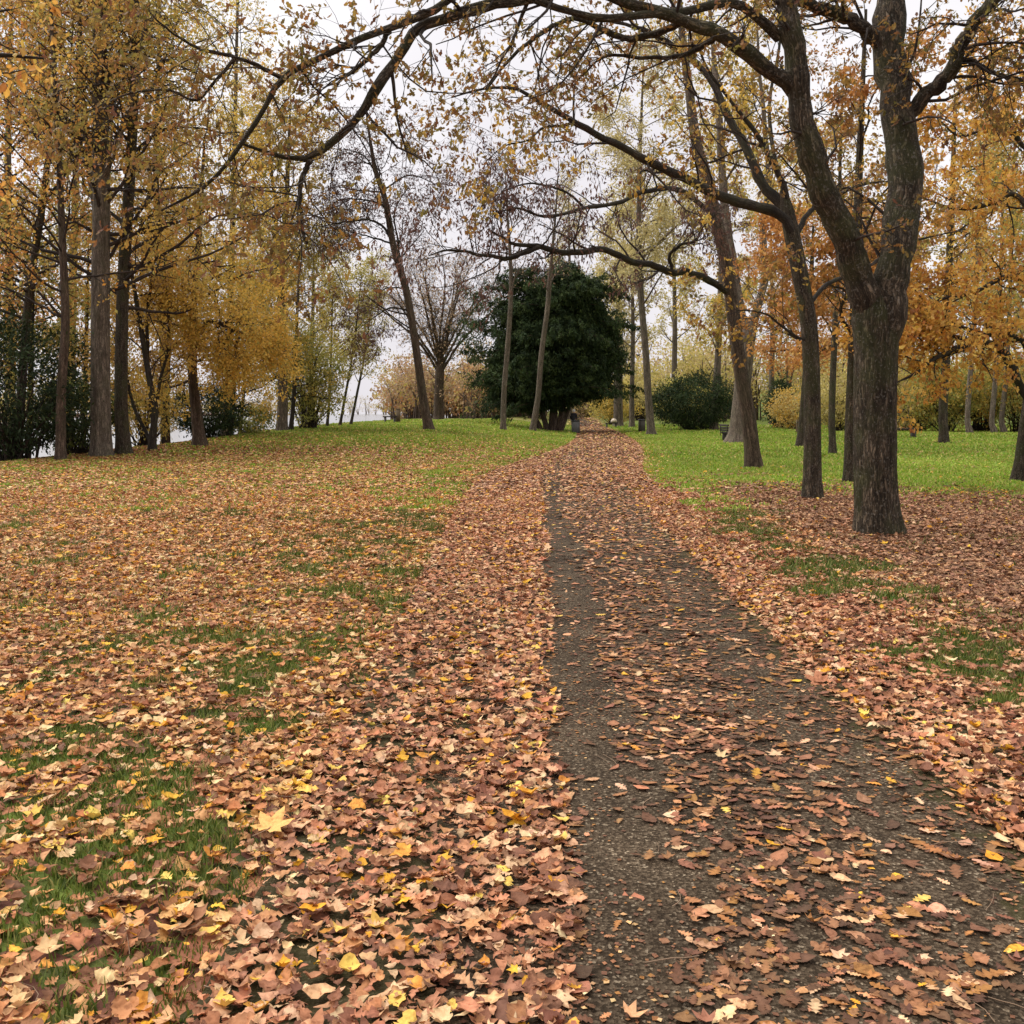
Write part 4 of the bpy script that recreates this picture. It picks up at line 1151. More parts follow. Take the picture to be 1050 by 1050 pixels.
WOODLV = [dict(m=32, t0=.28, t1=1, ang=(35, 85), L=(2.2, 6.2), npts=8, rr=.35, rmax=.07, wig=.15, taper=.45),
          dict(m=6, t0=.2, t1=1, ang=(25, 65), L=(.7, 2), npts=5, rr=.5, rmin=.007, k=3),
          dict(m=4, t0=.2, t1=1, ang=(25, 60), L=(.3, .9), npts=4, rr=.6, rmin=.005, k=3)]
tree('thickest tall grey trunk in the wood on the left bank', base=(104, 468), bark='grey', twigbark='twig',
     trunk=[(104, 468, 0, .33), (103, 400, 0, .31), (103, 300, 0, .29), (104, 200, 0, .27), (103, 100, 0, .25), (102, 0, 0, .2), (100, -120, 0, .1)],
     limbs=[[(103, 245, 0, .12), (92, 180, .5, .11), (84, 90, 1, .09), (80, -20, 1.5, .05)], [(104, 190, 0, .12), (118, 150, -.5, .11), (135, 100, -1, .09), (150, 20, -1.5, .05)]],
     lv=WOODLV, pal=OLIVE + ORANGE[:2] + GOLD[:1], leaf=(6, (.09, .16)), off=.2)
tree('ivy rough dark trunk close beside the thickest left trunk', base=(127, 466), bark='oak',
     trunk=[(127, 466, 0, .26), (124, 410, 0, .22), (126, 300, 0, .2), (132, 200, 0, .18), (137, 110, 0, .15), (140, 0, 0, .11), (142, -90, 0, .06)],
     lv=WOODLV, pal=GOLD + OLIVE[:2] + RUST[:1], leaf=(6, (.09, .16)), off=.2)
tree('thin brown trunk rising out of the dark laurel bush', base=(62, 472), bark='brown',
     trunk=[(62, 472, 0, .16), (63, 400, 0, .14), (67, 330, 0, .13), (64, 250, 0, .11), (60, 150, 0, .09), (54, 50, 0, .06), (50, -40, 0, .03)],
     lv=WOODLV, pal=ORANGE + OLIVE[:2], leaf=(6, (.09, .16)), off=.2)
tree('dark thin stem with orange leaves at the far left edge', base=(20, 474), Y=37, bark='oak',
     trunk=[(20, 474, 0, .16), (22, 400, 0, .15), (30, 300, 0, .14), (45, 200, 0, .11), (52, 120, 0, .08), (60, 20, 0, .05), (66, -60, 0, .02)],
     limbs=[[(40, 215, 0, .06), (70, 165, -.5, .05), (72, 90, -.8, .04), (76, 0, -1, .02)]],
     lv=WOODLV, pal=ORANGE + GREENY[:2], leaf=(9, (.09, .16)), off=.2)
tree('short reddish leaning trunk under the golden crown on the left bank', base=(205, 457), bark='brown',
     trunk=[(205, 457, 0, .27), (201, 420, 0, .21), (197, 375, 0, .18), (198, 320, 0, .15), (203, 260, 0, .12), (207, 190, 0, .08), (210, 140, 0, .04)],
     limbs=[[(198, 345, 0, .08), (215, 330, -.5, .075), (235, 338, -1, .055), (262, 344, -1.4, .03)]],
     lv=[dict(m=30, t0=.22, t1=1, ang=(45, 90), L=(1.8, 4.4), npts=8, rr=.35, rmax=.06, wig=.15, taper=.45, trop=-.02),
         dict(m=7, t0=.15, t1=1, ang=(25, 65), L=(.7, 2), npts=5, rr=.5, rmin=.007, k=3, trop=-.06),
         dict(m=4, t0=.2, t1=1, ang=(25, 60), L=(.3, .9), npts=4, rr=.6, rmin=.005, k=3, trop=-.1)],
     pal=GOLD + OLIVE[:1], leaf=(15, (.09, .15)), off=.26)
tree('twin grey stems with golden foliage behind the olive bush on left bank', base=(289, 442), bark='grey',
     trunk=[(289, 442, 0, .3), (290, 400, 0, .27), (289, 340, 0, .24), (288, 280, 0, .2), (293, 220, 0, .15), (296, 150, 0, .09), (298, 100, 0, .03)],
     limbs=[[(289, 320, 0, .1), (284, 270, .6, .12), (283, 220, 1, .1), (277, 150, 1.4, .06), (272, 90, 1.8, .03)]],
     lv=[dict(m=24, t0=.15, t1=1, ang=(35, 80), L=(2, 5), npts=8, rr=.35, rmax=.07, wig=.15, taper=.5),
         dict(m=7, t0=.15, t1=1, ang=(25, 65), L=(.8, 2.2), npts=5, rr=.5, rmin=.008, k=3),
         dict(m=4, t0=.2, t1=1, ang=(25, 60), L=(.3, .9), npts=4, rr=.6, rmin=.006, k=3)],
     pal=GOLD + OLIVE, leaf=(13, (.11, .18)), off=.28)
for i, (px, Yy, lean, pal, lab) in enumerate([
        (337, 62, 3, OLIVE, 'thin sapling with olive leaves nearest to the olive bush'),
        (350, 64, 14, OLIVE + GREENY[:1], 'slanting sapling in the middle of the bank row before the water'),
        (361, 66, 16, PALEY + OLIVE[:2], 'slanting sapling nearest to the open water gap'),
        (248, 53, 6, GREENY + OLIVE, 'dark forked sapling at the bank top below golden foliage')]):
    tree(lab, name='sapling', base=(px, 437), Y=Yy, bark='oakdark',
         trunk=[(px, 437, 0, .09), (px + lean * .3, 405, 0, .08), (px + lean * .8, 365, 0, .065), (px + lean * 1.2, 320, 0, .045), (px + lean * 1.5, 280, 0, .02)],
         lv=[dict(m=18, t0=.25, t1=1, ang=(25, 60), L=(1, 3), npts=7, rr=.45, rmax=.03, wig=.14, trop=.08, taper=.5),
             dict(m=6, t0=.2, t1=1, ang=(25, 60), L=(.5, 1.4), npts=5, rr=.5, rmin=.007, k=3),
             dict(m=3, t0=.2, t1=1, ang=(25, 60), L=(.3, .7), npts=4, rr=.6, rmin=.006, k=3)],
         pal=pal, leaf=(13, (.1, .17)), off=.25)
tree('cluster stem tree with thin dark leaning poles right of ivy trunk', base=(156, 462), bark='oakdark',
     trunk=[(156, 462, 0, .14), (158, 420, 0, .12), (150, 370, 0, .1), (140, 310, 0, .08), (130, 250, 0, .04)],
     limbs=[[(158, 450, 0, .07), (163, 400, .4, .06), (172, 340, .8, .05), (168, 260, 1, .02)], [(155, 455, 0, .07), (140, 420, .5, .06), (128, 380, 1, .05), (112, 330, 1.4, .02)],
            [(157, 440, 0, .06), (150, 330, .4, .06), (163, 240, .8, .04), (160, 150, 1, .02)]],
     lv=[dict(m=12, t0=.3, t1=1, ang=(30, 70), L=(.8, 2.4), npts=7, rr=.4, rmax=.03, wig=.15),
         dict(m=6, t0=.2, t1=1, ang=(25, 60), L=(.5, 1.4), npts=5, rr=.5, rmin=.006, k=3),
         dict(m=3, t0=.2, t1=1, ang=(25, 60), L=(.3, .7), npts=4, rr=.6, rmin=.005, k=3)],
     pal=GOLD + TAN[:2], leaf=(12, (.08, .14)), off=.2)
for (px, Yy, x1, top, pal, n, lab) in [
        (170, 47, 176, 235, GOLD + OLIVE[:1], 13, 'low golden tree filling the gap left of the short reddish trunk'),
        (238, 50, 246, 250, GOLD + OLIVE[:2], 13, 'broad golden tree right of the short reddish trunk'),
        (300, 56, 306, 255, OLIVE + GOLD[:2] + GREENY[2:], 14, 'gold and green tree directly behind the rounded olive bush'),
        (30, 40, 34, 210, OLIVE + GREENY, 14, 'olive green tree above the dark laurel bush'),
        (86, 46, 90, 240, OLIVE + ORANGE[:2], 14, 'olive and orange low tree behind the thickest left trunk')]:
    tree(lab, base=(px, 450), Y=Yy, bark='oakdark',
         trunk=[(px, 455, 0, .13), (px + 1, 410, 0, .11), (px + (x1 - px) * .6, 350, 0, .09), (x1, 290, 0, .06), (x1 + 1, top, 0, .02)],
         lv=[dict(m=30, t0=.15, t1=1, ang=(40, 85), L=(1.6, 4.4), npts=8, rr=.4, rmax=.05, wig=.15, taper=.45),
             dict(m=7, t0=.15, t1=1, ang=(25, 65), L=(.7, 2), npts=5, rr=.5, rmin=.006, k=3, trop=-.04),
             dict(m=4, t0=.2, t1=1, ang=(25, 60), L=(.3, .9), npts=4, rr=.6, rmin=.005, k=3, trop=-.08)],
         pal=pal, leaf=(n, (.09, .15)), off=.25)
# a near tree at the left, outside the view, that reaches in with one leafy bough
tree('leafy orange bough reaching in from the left edge, nearest to the viewer', name='maple_tree', base=(-330, 640), bark='oak', limbbark='oakdark',
     trunk=[(-330, 640, 0, .2), (-335, 400, 0, .18), (-330, 150, 0, .15), (-320, -100, 0, .1), (-315, -300, 0, .05)],
     limbs=[[(-332, 200, 0, .07), (-240, 120, .3, .06), (-150, 80, .5, .05), (-80, 62, .7, .035), (-20, 55, .8, .022), (45, 60, .9, .008)],
            [(-331, 180, 0, .05), (-260, 40, .3, .045), (-160, 10, .4, .03), (-70, 20, .5, .02), (10, 10, .6, .007)],
            [(-333, 260, 0, .05), (-250, 230, .6, .04), (-150, 215, 1.2, .03), (-70, 205, 1.8, .02), (0, 190, 2.2, .007)]],
     src='limbs',
     lv=[dict(m=6, t0=.3, t1=1, ang=(30, 70), L=(.3, .8), npts=6, rr=.4, rmax=.012, wig=.2, taper=.3),
         dict(m=4, t0=.3, t1=1, ang=(25, 60), L=(.15, .45), npts=4, rr=.6, rmin=.0025, k=3)],
     pal=ORANGE + GOLD, leaf=(5, (.06, .1)), off=.06, lt0=.3, shape='oval', droop=.8)
# taller wood behind, on the bank
for (px, Yy, x1, r, pal, n, lab) in [
        (-30, 40, -20, .22, ORANGE + OAKCROWN[:2], 8, 'orange brown tree half out of view at the left edge'),
        (12, 45, 8, .2, ORANGE + OLIVE[:1], 7, 'tall orange tree rising behind the dark laurel bush'),
        (172, 50, 160, .2, OLIVE + RUST[:2], 7, 'tall slim olive brown tree behind the cluster stems'),
        (70, 52, 78, .22, RUST + OLIVE[:2], 7, 'tall rusty tree behind the thickest left trunk'),
        (232, 58, 240, .2, OLIVE + GOLD[:2], 7, 'tall olive tree rising behind the golden crown on left bank'),
        (318, 72, 322, .16, PALEY + OLIVE[:1], 5, 'airy pale tree behind the twin grey stems near the water')]:
    tree(lab, base=(px, 450), Y=Yy, bark='grey',
         trunk=[(px, 450, 0, r * 1.2), (px + (x1 - px) * .3, 380, 0, r), (px + (x1 - px) * .6, 280, 0, r * .85), (x1, 180, 0, r * .7), (x1 + 2, 80, 0, r * .5), (x1 + 4, -20, 0, r * .3)]
         if Yy < 70 else [(px, 440, 0, r * 1.2), (px + 1, 380, 0, r), (px + 3, 310, 0, r * .7), (x1, 250, 0, r * .3)],
         lv=[dict(m=32, t0=.2, t1=1, ang=(35, 80), L=(2.4, 6), npts=8, rr=.35, rmax=.07, wig=.15, taper=.45, trop=.03),
             dict(m=6, t0=.2, t1=1, ang=(25, 65), L=(.8, 2.2), npts=5, rr=.5, rmin=.008, k=3),
             dict(m=4, t0=.2, t1=1, ang=(25, 60), L=(.3, 1), npts=4, rr=.6, rmin=.006, k=3)],
         pal=pal, leaf=(int(n * 1.4), (.1, .18)), off=.26)

# right hedge line and shrubs
shrub('dark evergreen shrub beside the pale smooth trunk on right lawn', 708, 84, 6.6, 4.4, YEW + LAUREL[:2], nclump=420, per=34, size=(.18, .32), mat='leaf_dark', shape='long', cr=.35)
shrub('dark conical evergreen beyond the big pale trunk', 797, 92, 3.4, 4.4, YEW, nclump=200, per=30, size=(.18, .3), mat='leaf_dark', shape='long', cr=.3, cone=.6)
shrub('pale yellow round bush beyond the lawn left of the leaning dark trunk', 812, 84, 4.6, 3.4, GOLD + PALEY, nclump=180, per=26, size=(.14, .22), cr=.35, shell=.3)
for (px, Yy, w, h, pal, lab) in [
        (855, 66, 5, 3.6, PALEY + OLIVE, 'pale olive bush seen between the slender oak and thick oak'),
        (935, 63, 5.4, 4.2, OLIVE + TAN[:1], 'twiggy tan and olive bush right behind the half hidden bench'),
        (965, 61, 4.6, 4.6, GREENY + GOLD[:1], 'green and yellow mottled bush left of the lone pale trunk'),
        (1004, 63, 5, 5.2, OLIVE + GOLD[:2], 'yellow green bush between the lone and the paired pale trunks'),
        (1046, 60, 5, 4.8, GREENY + ORANGE[:1], 'greenish bush behind the right edge oak trunk'),
        (1095, 58, 6, 5, OLIVE, 'olive bush just outside the right edge')]:
    shrub(lab, px, Yy, w, h, pal, nclump=210, per=34, size=(.11, .2), cr=.35, shell=.3)
for (px, Yy, w, h, pal, lab) in [
        (628, 108, 4.5, 4.6, OLIVE + GOLD[:2], 'yellow green bush along the path bend behind the seat'),
        (602, 150, 6, 4.2, TAN + OLIVE, 'tan bush where the path climbs out of sight'),
        (695, 112, 6.5, 5, OLIVE + GREENY, 'olive bush behind the dark evergreen shrub'),
        (655, 130, 7, 6, PALEY + OLIVE, 'pale olive bush behind the tall grey trunk')]:
    shrub(lab, px, Yy, w, h, pal, nclump=200, per=26, size=(.16, .28), cr=.45, shell=.3)
for (px, Yy, r, top, pal, lab) in [
        (633, 100, .5, 250, PALEY, 'thick grey trunk beside the seat at the path bend'),
        (647, 96, .27, 200, PALEY + OLIVE[:1], 'straight grey trunk right of the seat at the path bend'),
        (690, 118, .4, 190, OLIVE + PALEY, 'distant pale tree behind the tall grey trunk with its bin'),
        (583, 135, .4, 200, PALEY, 'distant pale yellow tree rising behind the yew'),
        (790, 110, .35, 200, TAN + PALEY[:1], 'distant tan tree beyond the big pale trunk'),
        (880, 95, .3, 230, RUST + TAN[:1], 'distant rusty tree beyond the lawn behind the thick oak'),
        (1010, 85, .3, 200, OLIVE + TAN, 'distant olive tall tree behind the hedge bushes at right'),
        (930, 90, .3, 240, ORANGE, 'distant orange tree behind the half hidden bench')]:
    tree(lab, base=(px, 436), Y=Yy, bark='grey', twigbark='twigpale',
         trunk=[(px, 436, 0, r), (px + 1, 400, 0, r * .85), (px + 2, 340, 0, r * .7), (px + 1, (340 + top) / 2, 0, r * .45), (px, top, 0, r * .1)],
         lv=[dict(m=22, t0=.32, t1=1, ang=(35, 70), L=(2.2, 5.6), npts=7, rr=.35, rmax=.08, wig=.13, taper=.5, trop=.05),
             dict(m=6, t0=.2, t1=1, ang=(25, 60), L=(1.2, 3), npts=5, rr=.5, rmin=.012, k=3),
             dict(m=3, t0=.2, t1=1, ang=(25, 60), L=(.5, 1.3), npts=4, rr=.6, rmin=.009, k=3)],
         pal=pal, leaf=(18, (.18, .3)), off=.42)


# ------------------------------------------------------------------ the far wood: one mass
def far_wood():
    Vs = []; Qs = []; Cs = []; n = 0
    tb = MB()
    spots = []
    for k in range(170):
        spots.append((rng.uniform(-8, 150), rng.uniform(150, 210), rng.uniform(8, 15), TAN + RUST[:1] + OLIVE[:3]))
    for k in range(60):
        spots.append((rng.uniform(12, 52), rng.uniform(118, 150), rng.uniform(7, 13), OLIVE + PALEY[:2] + TAN[:1]))
    for k in range(85):
        spots.append((rng.uniform(-16, 6), rng.uniform(122, 165), rng.uniform(5.5, 9), TAN + OLIVE[:1] + RUST[1:2]))
    for k in range(60):
        spots.append((rng.uniform(28, 120), rng.uniform(72, 120), rng.uniform(6, 13), OLIVE + TAN + RUST[:1]))
    for k in range(170):
        spots.append((-rng.uniform(222, 290), rng.uniform(40, 1100), rng.uniform(9, 17), TAN + OLIVE))
    for k in range(40):
        spots.append((-rng.uniform(20, 290), rng.uniform(1150, 1250), rng.uniform(14, 26), TAN + OLIVE))
    for (x, y, h, pal) in spots:
        if abs(x - float(xc(y))) < 4.5: continue
        z = float(ground_z(x, y))
        far = y > 300 or x < -100
        nc = 26 if far else 46
        s = (.5, 1.0) if far else (.26, .46)
        (W, Fq, cc), cl = clump_cloud((x, y, z + h * .55), h * .34, h * .34, h * .47, nc, 14, s, pal, h * .07, .2, 'diam', .25)
        Vs.append(W); Qs.append(Fq + n); Cs.append(cc); n += len(W)
        k = 7
        ends = cl[rng.choice(len(cl), k)]
        st = np.tile([[x, y, z - .2]], (k, 1)) + rng.normal(size=(k, 3)) * np.array([.25, .25, 0])
        t = np.linspace(0, 1, 5)[None, :, None]
        mid = st.copy(); mid[:, 2] += (ends[:, 2] - st[:, 2]) * .55
        pts = (1 - t) ** 2 * st[:, None] + 2 * t * (1 - t) * mid[:, None] + t ** 2 * ends[:, None]
        tb.tubes(pts, np.linspace(1, .3, 5)[None] * np.full((k, 1), .012 * h), 4)
    V = np.concatenate(Vs); me = build_mesh('far_wood', V, np.concatenate(Qs), col=np.concatenate(Cs))
    o = tag(link('far_wood', me, M['leaf']), 'hazy brown and olive wood closing off the park and the far river bank', 'wood', kind='stuff')
    w = tb.obj('stems', M['twigpale'], o, smooth=True); w['kind'] = 'stuff'


far_wood()

# ------------------------------------------------------------------ benches, bins, posts, person
M['wood'] = plain_mat('dark_wood', (.016, .013, .011), (.04, .031, .025), 12, .95, .3, (1, 6, 6))
M['post'] = plain_mat('weathered_post', (.08, .055, .03), (.16, .11, .06), 10, .8, .4, (6, 6, 1))
M['bin'] = plain_mat('bin_metal', (.09, .09, .085), (.15, .145, .14), 6, .5, .1)
M['bindark'] = plain_mat('bin_dark', (.05, .045, .035), (.1, .085, .065), 6, .6, .2)
M['steel'] = plain_mat('dark_steel', (.02, .02, .02), (.04, .04, .04), 6, .45, .05)
M['stone'] = plain_mat('stone_leg', (.05, .045, .04), (.1, .09, .08), 9, .9, .3)
M['pale_cloth'] = plain_mat('pale_cloth', (.6, .5, .38), (.75, .66, .52), 9, .9, .4)


def bench(label, px, Y, rz, back=True, L=1.7, name='park_bench'):
    b = GY(px, Y)
    r = empty(name, b, label, 'bench', rz=rz)
    mb = MB()
    for i in range(4): mb.box((0, -.2 + i * .125, .45), (L, .105, .085), bev=.012)
    mb.obj('seat', M['wood'], r)
    for s in (-1, 1):
        MB().box((s * L * .36, 0, .18), (.1, .42, .5), bev=.02).obj('leg', M['stone'], r)
    if back:
        mb = MB()
        for i in range(3): mb.box((0, .27 + i * .025, .58 + i * .13), (L, .035, .1), bev=.008)
        for s in (-1, 1): mb.box((s * L * .36, .33, .58), (.06, .03, .6))
        mb.obj('backrest', M['wood'], r)
    return r


bench('dark bench on left lawn beside a brown post', 401, 76, R(20), back=False, L=1.0)
pb = GY(409.4, 76.6)
t = empty('wooden_post', pb, 'square brown wooden post beside the dark left bench', 'post')
MB().box((0, 0, .45), (.3, .3, 1.1), bev=.03).obj('shaft', M['post'], t)
MB().box((0, 0, 1.02), (.34, .34, .05), bev=.03).obj('cap', M['post'], t)
bench('dark bench seen end on beside the big pale trunk', 746.5, 54.5, R(96), True, 1.6)
bench('dark bench half hidden behind the thick forked oak', 921, 51, R(8), False, 1.8)
bench('low dark seat with pale bundle at the path bend', 626, 93, R(4), False, 1.15)
bb = GY(628.4, 93)
mb = MB(); mb.lathe((0, 0, .492), [(.02, 0), (.2, .02), (.27, .12), (.25, .24), (.15, .34), (.03, .37)], 14)
V = mb.V[0]; V += .03 * rng.normal(size=V.shape) * np.array([1, 1, .5]); V[:, 2] = np.maximum(V[:, 2], .493)
tag(mb.obj('bundle', M['pale_cloth'], loc=bb, smooth=True), 'small pale bundle lying on the low dark seat', 'bundle')


def bin_(label, px, Y, m, w=.46):
    b = GY(px, Y)
    r = empty('litter_bin', b, label, 'litter bin')
    h = .95
    MB().lathe((0, 0, 0), [(.02, -.05), (w * .42, -.05), (w * .45, 0), (w * .5, .1), (w * .5, h - .1), (w * .47, h - .08), (w * .44, h - .3), (.02, h - .35)], 20).obj('body', M[m], r, smooth=False)
    mb = MB()
    mb.lathe((0, 0, 0), [(w * .5, h - .1), (w * .545, h - .09), (w * .55, h - .03), (w * .5, h), (w * .4, h), (w * .4, h - .05)], 20)
    mb.obj('rim', M['steel'], r)
    mb = MB()
    for i in range(14):
        a = i * 2 * math.pi / 14
        mb.box((math.cos(a) * w * .51, math.sin(a) * w * .51, .42), (.02, .05, .72), rz=a)
    mb.obj('slats', M[m], r)
    return r


bin_('grey litter bin in front of the person by the yew', 590, 76, 'bin', .55)
bin_('dark brown litter bin beside the tall grey trunk', 657, 79, 'bindark', .5)
pb = GY(815, 66)
t = empty('marker_post', pb, 'short mossy post on far right lawn left of leaning dark trunk', 'post')
MB().lathe((0, 0, -.1), [(.09, 0), (.085, .4), (.08, .82), (.05, .9), (.005, .92)], 12).obj('shaft', M['post'], t, smooth=True)
MB().lathe((0, 0, .6), [(.083, 0), (.088, .01), (.088, .07), (.083, .08)], 12).obj('band', M['bindark'], t, smooth=True)


def skin_mesh(name, verts, edges, radii, mat, parent, root=0):
    me = bpy.data.meshes.new(name); me.from_pydata(verts, edges, [])
    o = bpy.data.objects.new(name, me); C.objects.link(o); o.parent = parent
    me.materials.append(mat)
    md = o.modifiers.new('skin', 'SKIN'); md.use_smooth_shade = True
    if not me.skin_vertices: me.skin_vertices.new()
    for i, r in enumerate(radii):
        sv = me.skin_vertices[0].data[i]
        rr_ = r if isinstance(r, tuple) else (r, r)
        sv.radius = rr_; sv.use_root = (i == root)
    sd = o.modifiers.new('sub', 'SUBSURF'); sd.levels = 1; sd.render_levels = 1
    return o


def person():
    b = GY(587.6, 77.6)
    r = empty('person', b, 'person with white hair in a dark jacket standing behind the grey bin', 'person', rz=R(65))
    skin = plain_mat('skin', (.42, .26, .18), (.5, .32, .23), 20, .5, .05)
    dark = plain_mat('black_cloth', (.012, .012, .014), (.03, .03, .034), 14, .85, .3)
    trs = plain_mat('grey_trousers', (.12, .12, .13), (.2, .2, .21), 14, .85, .3)
    hair = plain_mat('white_hair', (.6, .58, .55), (.78, .76, .73), 30, .8, .4)
    # the figure looks along +x
    v = [(0, 0, .95), (0, 0, 1.15), (.01, 0, 1.36), (.02, 0, 1.46), (.03, 0, 1.53), (.045, 0, 1.6), (.045, 0, 1.68)]
    e = [(0, 1), (1, 2), (2, 3), (3, 4), (4, 5), (5, 6)]
    ra = [(.12, .15), (.11, .14), (.11, .16), .06, .055, .088, .075]

    def chain(at, pts, rs):
        prev = at
        for p, q in zip(pts, rs):
            v.append(p); ra.append(q); e.append((prev, len(v) - 1)); prev = len(v) - 1
        return prev
    for s in (-1, 1):
        chain(0, [(0, s * .1, .86), (.02 * s, s * .1, .5), (0.02 * s - .02, s * .1, .1), (.02 * s + .1, s * .11, .045)], [.09, .065, .045, .04])
        w = chain(2, [(.01, s * .2, 1.38), (.0, s * .25, 1.12), (.16, s * .2, .96), (.22, s * .17, .93)], [.06, .048, .036, .03])
        for f in range(4):
            chain(w, [(.25, s * (.17 + (f - 1.5) * .018), .925), (.285 - abs(f - 1.2) * .006, s * (.165 + (f - 1.5) * .019), .9), (.29 - abs(f - 1.2) * .008, s * (.16 + (f - 1.5) * .018), .875)], [.011, .01, .008])
        chain(w, [(.225, s * .13, .935), (.255, s * .115, .92)], [.012, .009])
    chain(5, [(.13, 0, 1.615)], [.022])
    skin_mesh('body', v, e, ra, skin, r)
    skin_mesh('jacket', [(0, 0, .84), (0, 0, 1.0), (0, 0, 1.18), (.01, 0, 1.38), (.015, 0, 1.46), (.01, -.21, 1.38), (0, -.26, 1.12), (.15, -.21, .97), (.01, .21, 1.38), (0, .26, 1.12), (.15, .21, .97)],
              [(0, 1), (1, 2), (2, 3), (3, 4), (3, 5), (5, 6), (6, 7), (3, 8), (8, 9), (9, 10)],
              [(.165, .2), (.16, .19), (.155, .19), (.145, .2), .085, .085, .07, .055, .085, .07, .055], dark, r)
    skin_mesh('trousers', [(0, 0, .95), (0, -.1, .86), (-.02, -.1, .5), (-.04, -.1, .1), (0, .1, .86), (.02, .1, .5), (0, .1, .1)],
              [(0, 1), (1, 2), (2, 3), (0, 4), (4, 5), (5, 6)], [(.13, .16), .1, .08, .068, .1, .08, .068], trs, r)
    mb = MB(); mb.lathe((.03, 0, 1.62), [(.1, -.06), (.112, 0), (.108, .06), (.085, .11), (.045, .14), (.005, .15)], 16)
    V = mb.V[0]; fr = V[:, 0] > .09; V[fr, 0] = .09 + (V[fr, 0] - .09) * .2
    mb.obj('hair', hair, r, smooth=True)
    for s in (-1, 1):
        MB().box((.03, s * .105, .04), (.26, .09, .09), bev=.03).obj('shoe', dark, r)


person()


# ------------------------------------------------------------------ single leaves that stand out in the foreground
def big_leaf(name, label, px, py, size, colr, kind='maple', ang=0., tilt=(0, 0, 1), curl=.3, lift=.045, seed=1):
    b = G(px, py, 1.8)
    if kind == 'maple':
        r = np.random.default_rng(seed)
        V = [(0, -.2, 0)]; T = []; out = []
        lob = [(-165, .2), (-148, .32), (-128, .3), (-112, .46), (-100, .34), (-88, .27), (-72, .44), (-56, .56), (-44, .42), (-30, .3), (-16, .46), (0, .62), (16, .46), (30, .3), (44, .42), (56, .56), (72, .44), (88, .27), (100, .34), (112, .46), (128, .3), (148, .32), (165, .2)]
        for rad in (.5, 1.):
            for a, l in lob:
                l2 = l * r.uniform(.93, 1.07) * rad
                x, y = l2 * math.sin(R(a)), l2 * math.cos(R(a)) - .2
                V.append((x, y, curl * (x * x + y * y) * (1.2 if rad == 1 else .8) + (r.uniform(-.04, .04) if rad == 1 else .02 * math.cos(R(a) * 5))))
        n = len(lob)
        V = np.array(V)
        T = [(0, 1 + i + 1, 1 + i) for i in range(n - 1)]
        Q = [(1 + i, 1 + i + 1, 1 + n + i + 1, 1 + n + i) for i in range(n - 1)]
    else:
        V, Q = leaf_template(OAK if kind == 'oak' else OVAL, curl, .25, .08); T = []
    ax = np.array([[math.cos(ang), math.sin(ang), 0]]); nr = unit(np.array([tilt], float))
    B = rot_basis(ax - (ax * nr).sum() * nr, nr)[0]
    W = (V @ B.T) * size
    W[:, 2] -= W[:, 2].min()
    cc = np.tile(lin(colr), (len(W), 1)) * (1 + .05 * rng.normal(size=(len(W), 1)))
    root = empty(name, b + np.array([0, 0, lift - .02]), label, 'leaf')
    link('blade', build_mesh('blade', W, Q, T, col=cc, smooth=True), M['litter'], root)
    y0 = V[0] @ B.T * size; y0[2] -= ((V @ B.T) * size)[:, 2].min()
    dirv = -(B[:, 1])
    pts = np.array([y0 + dirv * s * size * .6 + np.array([dirv[1], -dirv[0], 0]) * .1 * size * s * s for s in np.linspace(0, 1, 6)])
    pts[:, 2] = np.maximum(pts[:, 2], .004)
    mbs = MB().tubes(pts[None], np.full((1, 6), .0017), 5)
    mbs.obj('stalk', M_stalk, root, smooth=True)


M_stalk = plain_mat('leaf_stalk', (.3, .18, .1), (.45, .3, .18), 20)
big_leaf('maple_leaf', 'large pale yellow maple leaf lying on the left verge', 283, 868, .165, (236, 186, 112), 'maple', 1.2, (-.1, -.35, 1), .25, .06, 3)
big_leaf('plane_leaf', 'huge red brown leaf cut off by the bottom edge at right', 985, 1042, .22, (132, 88, 72), 'maple', 1.9, (.05, -.12, 1), .14, .05, 5)
big_leaf('maple_leaf', 'rusty maple leaf standing up on the right edge of the asphalt', 835, 712, .16, (186, 126, 92), 'maple', 2.6, (.1, -.5, 1), .4, .06, 7)
big_leaf('oak_leaf', 'grey pink lobed oak leaf at the foot of the clear asphalt strip', 597, 1022, .105, (170, 124, 104), 'oak', 1.4, (0, -.1, 1), .2, .05, 2)
big_leaf('oak_leaf', 'salmon oak leaf lying crosswise on the clear asphalt strip', 637, 946, .15, (188, 122, 92), 'oak', .1, (0, -.15, 1), .25, .055, 4)
big_leaf('birch_leaf', 'bright yellow leaf at the edge of the left leaf drift', 588, 912, .07, (238, 176, 62), 'oval', .9, (-.1, -.4, 1), .3, .06, 4)
big_leaf('birch_leaf', 'small pale cream leaf alone on the right asphalt', 891, 876, .055, (226, 190, 136), 'oval', 2.6, (0, -.2, 1), .3, .055, 4)


# ------------------------------------------------------------------ groups of repeats
for o in list(C.objects):
    if o.parent is None and o.get('category') and not o.get('group') and not o.get('kind'):
        c = o['category']; x, y = o.location.x, o.location.y
        side = 'left' if x < float(xc(y)) - 3 else 'right'
        if c == 'tree':
            o['group'] = 'trees beyond the far end of the lawns' if y > 74 else ('trees of the wood along the left bank' if side == 'left' and y < 74 else 'trees standing on the right lawn')
        elif c == 'shrub':
            o['group'] = 'bushes along the left bank' if side == 'left' else 'bushes bordering the right lawn'
        elif c == 'bench': o['group'] = 'dark benches on the lawns'
        elif c == 'litter bin': o['group'] = 'litter bins beside the path'
        elif c == 'post': o['group'] = 'short posts on the lawns'
        elif c == 'leaf': o['group'] = 'single leaves standing out in the foreground'

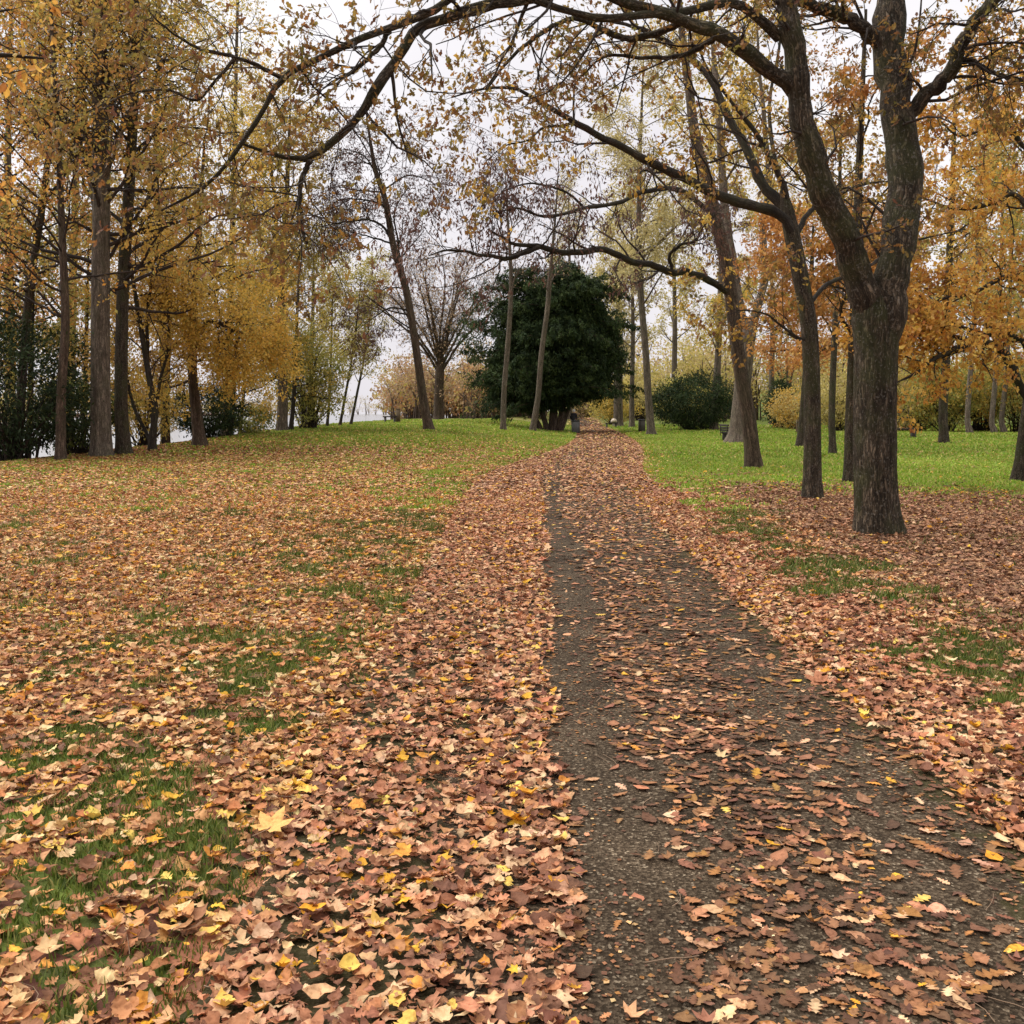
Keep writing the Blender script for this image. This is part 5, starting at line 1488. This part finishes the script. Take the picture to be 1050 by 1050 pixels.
# ------------------------------------------------------------------ light, sky, camera
w = bpy.data.worlds.new('World'); scene.world = w; w.use_nodes = True
nt = w.node_tree
bg = nt.nodes['Background']
sky = nt.nodes.new('ShaderNodeTexSky'); sky.sky_type = 'NISHITA'; sky.sun_disc = False
SUN_EL, SUN_AZ = R(52), R(-60)
sky.sun_elevation = SUN_EL; sky.sun_rotation = SUN_AZ
sky.dust_density = 4.; sky.air_density = 1.
hs = nt.nodes.new('ShaderNodeHueSaturation'); hs.inputs['Saturation'].default_value = .15
nt.links.new(sky.outputs[0], hs.inputs['Color'])
tc = nt.nodes.new('ShaderNodeTexCoord')
nz = ND(nt, 'ShaderNodeTexNoise', Scale=2.2, Detail=4., Roughness=.5)
nt.links.new(tc.outputs['Generated'], nz.inputs['Vector'])
cl = ramp(nt, nz.outputs['Fac'], [(.32, (6.4, 6.1, 6.5)), (.62, (8.2, 8.0, 8.2))])
cm = mixc(nt, .82, hs.outputs[0], cl.outputs[0])
nt.links.new(cm, bg.inputs['Color'])
bg.inputs['Strength'].default_value = .053

sun = bpy.data.lights.new('sun', 'SUN'); sun.energy = 1.5; sun.angle = R(75); sun.color = (1, .96, .9)
so = bpy.data.objects.new('sun', sun); C.objects.link(so)
# sun_rotation turns clockwise from +Y
dirv = Vector((math.sin(SUN_AZ) * math.cos(SUN_EL), math.cos(SUN_AZ) * math.cos(SUN_EL), math.sin(SUN_EL)))
so.rotation_euler = dirv.to_track_quat('Z', 'Y').to_euler()
so.location = (0, 0, 30)

cam = bpy.data.cameras.new('camera'); co = bpy.data.objects.new('camera', cam); C.objects.link(co)
co.location = (0, 0, CAM_Z); co.rotation_euler = (R(90) - PITCH, 0, 0)
cam.sensor_width = 36; cam.sensor_fit = 'HORIZONTAL'; cam.lens = 36.0 * F / 1050.0
cam.clip_start = .05; cam.clip_end = 4000
scene.camera = co
scene.view_settings.view_transform = 'Standard'; scene.view_settings.look = 'None'
scene.view_settings.exposure = 1.4; scene.view_settings.gamma = 1; scene.view_settings.use_curve_mapping = False
scene.cycles.max_bounces = 5; scene.cycles.diffuse_bounces = 3; scene.cycles.transmission_bounces = 3; scene.cycles.glossy_bounces = 2
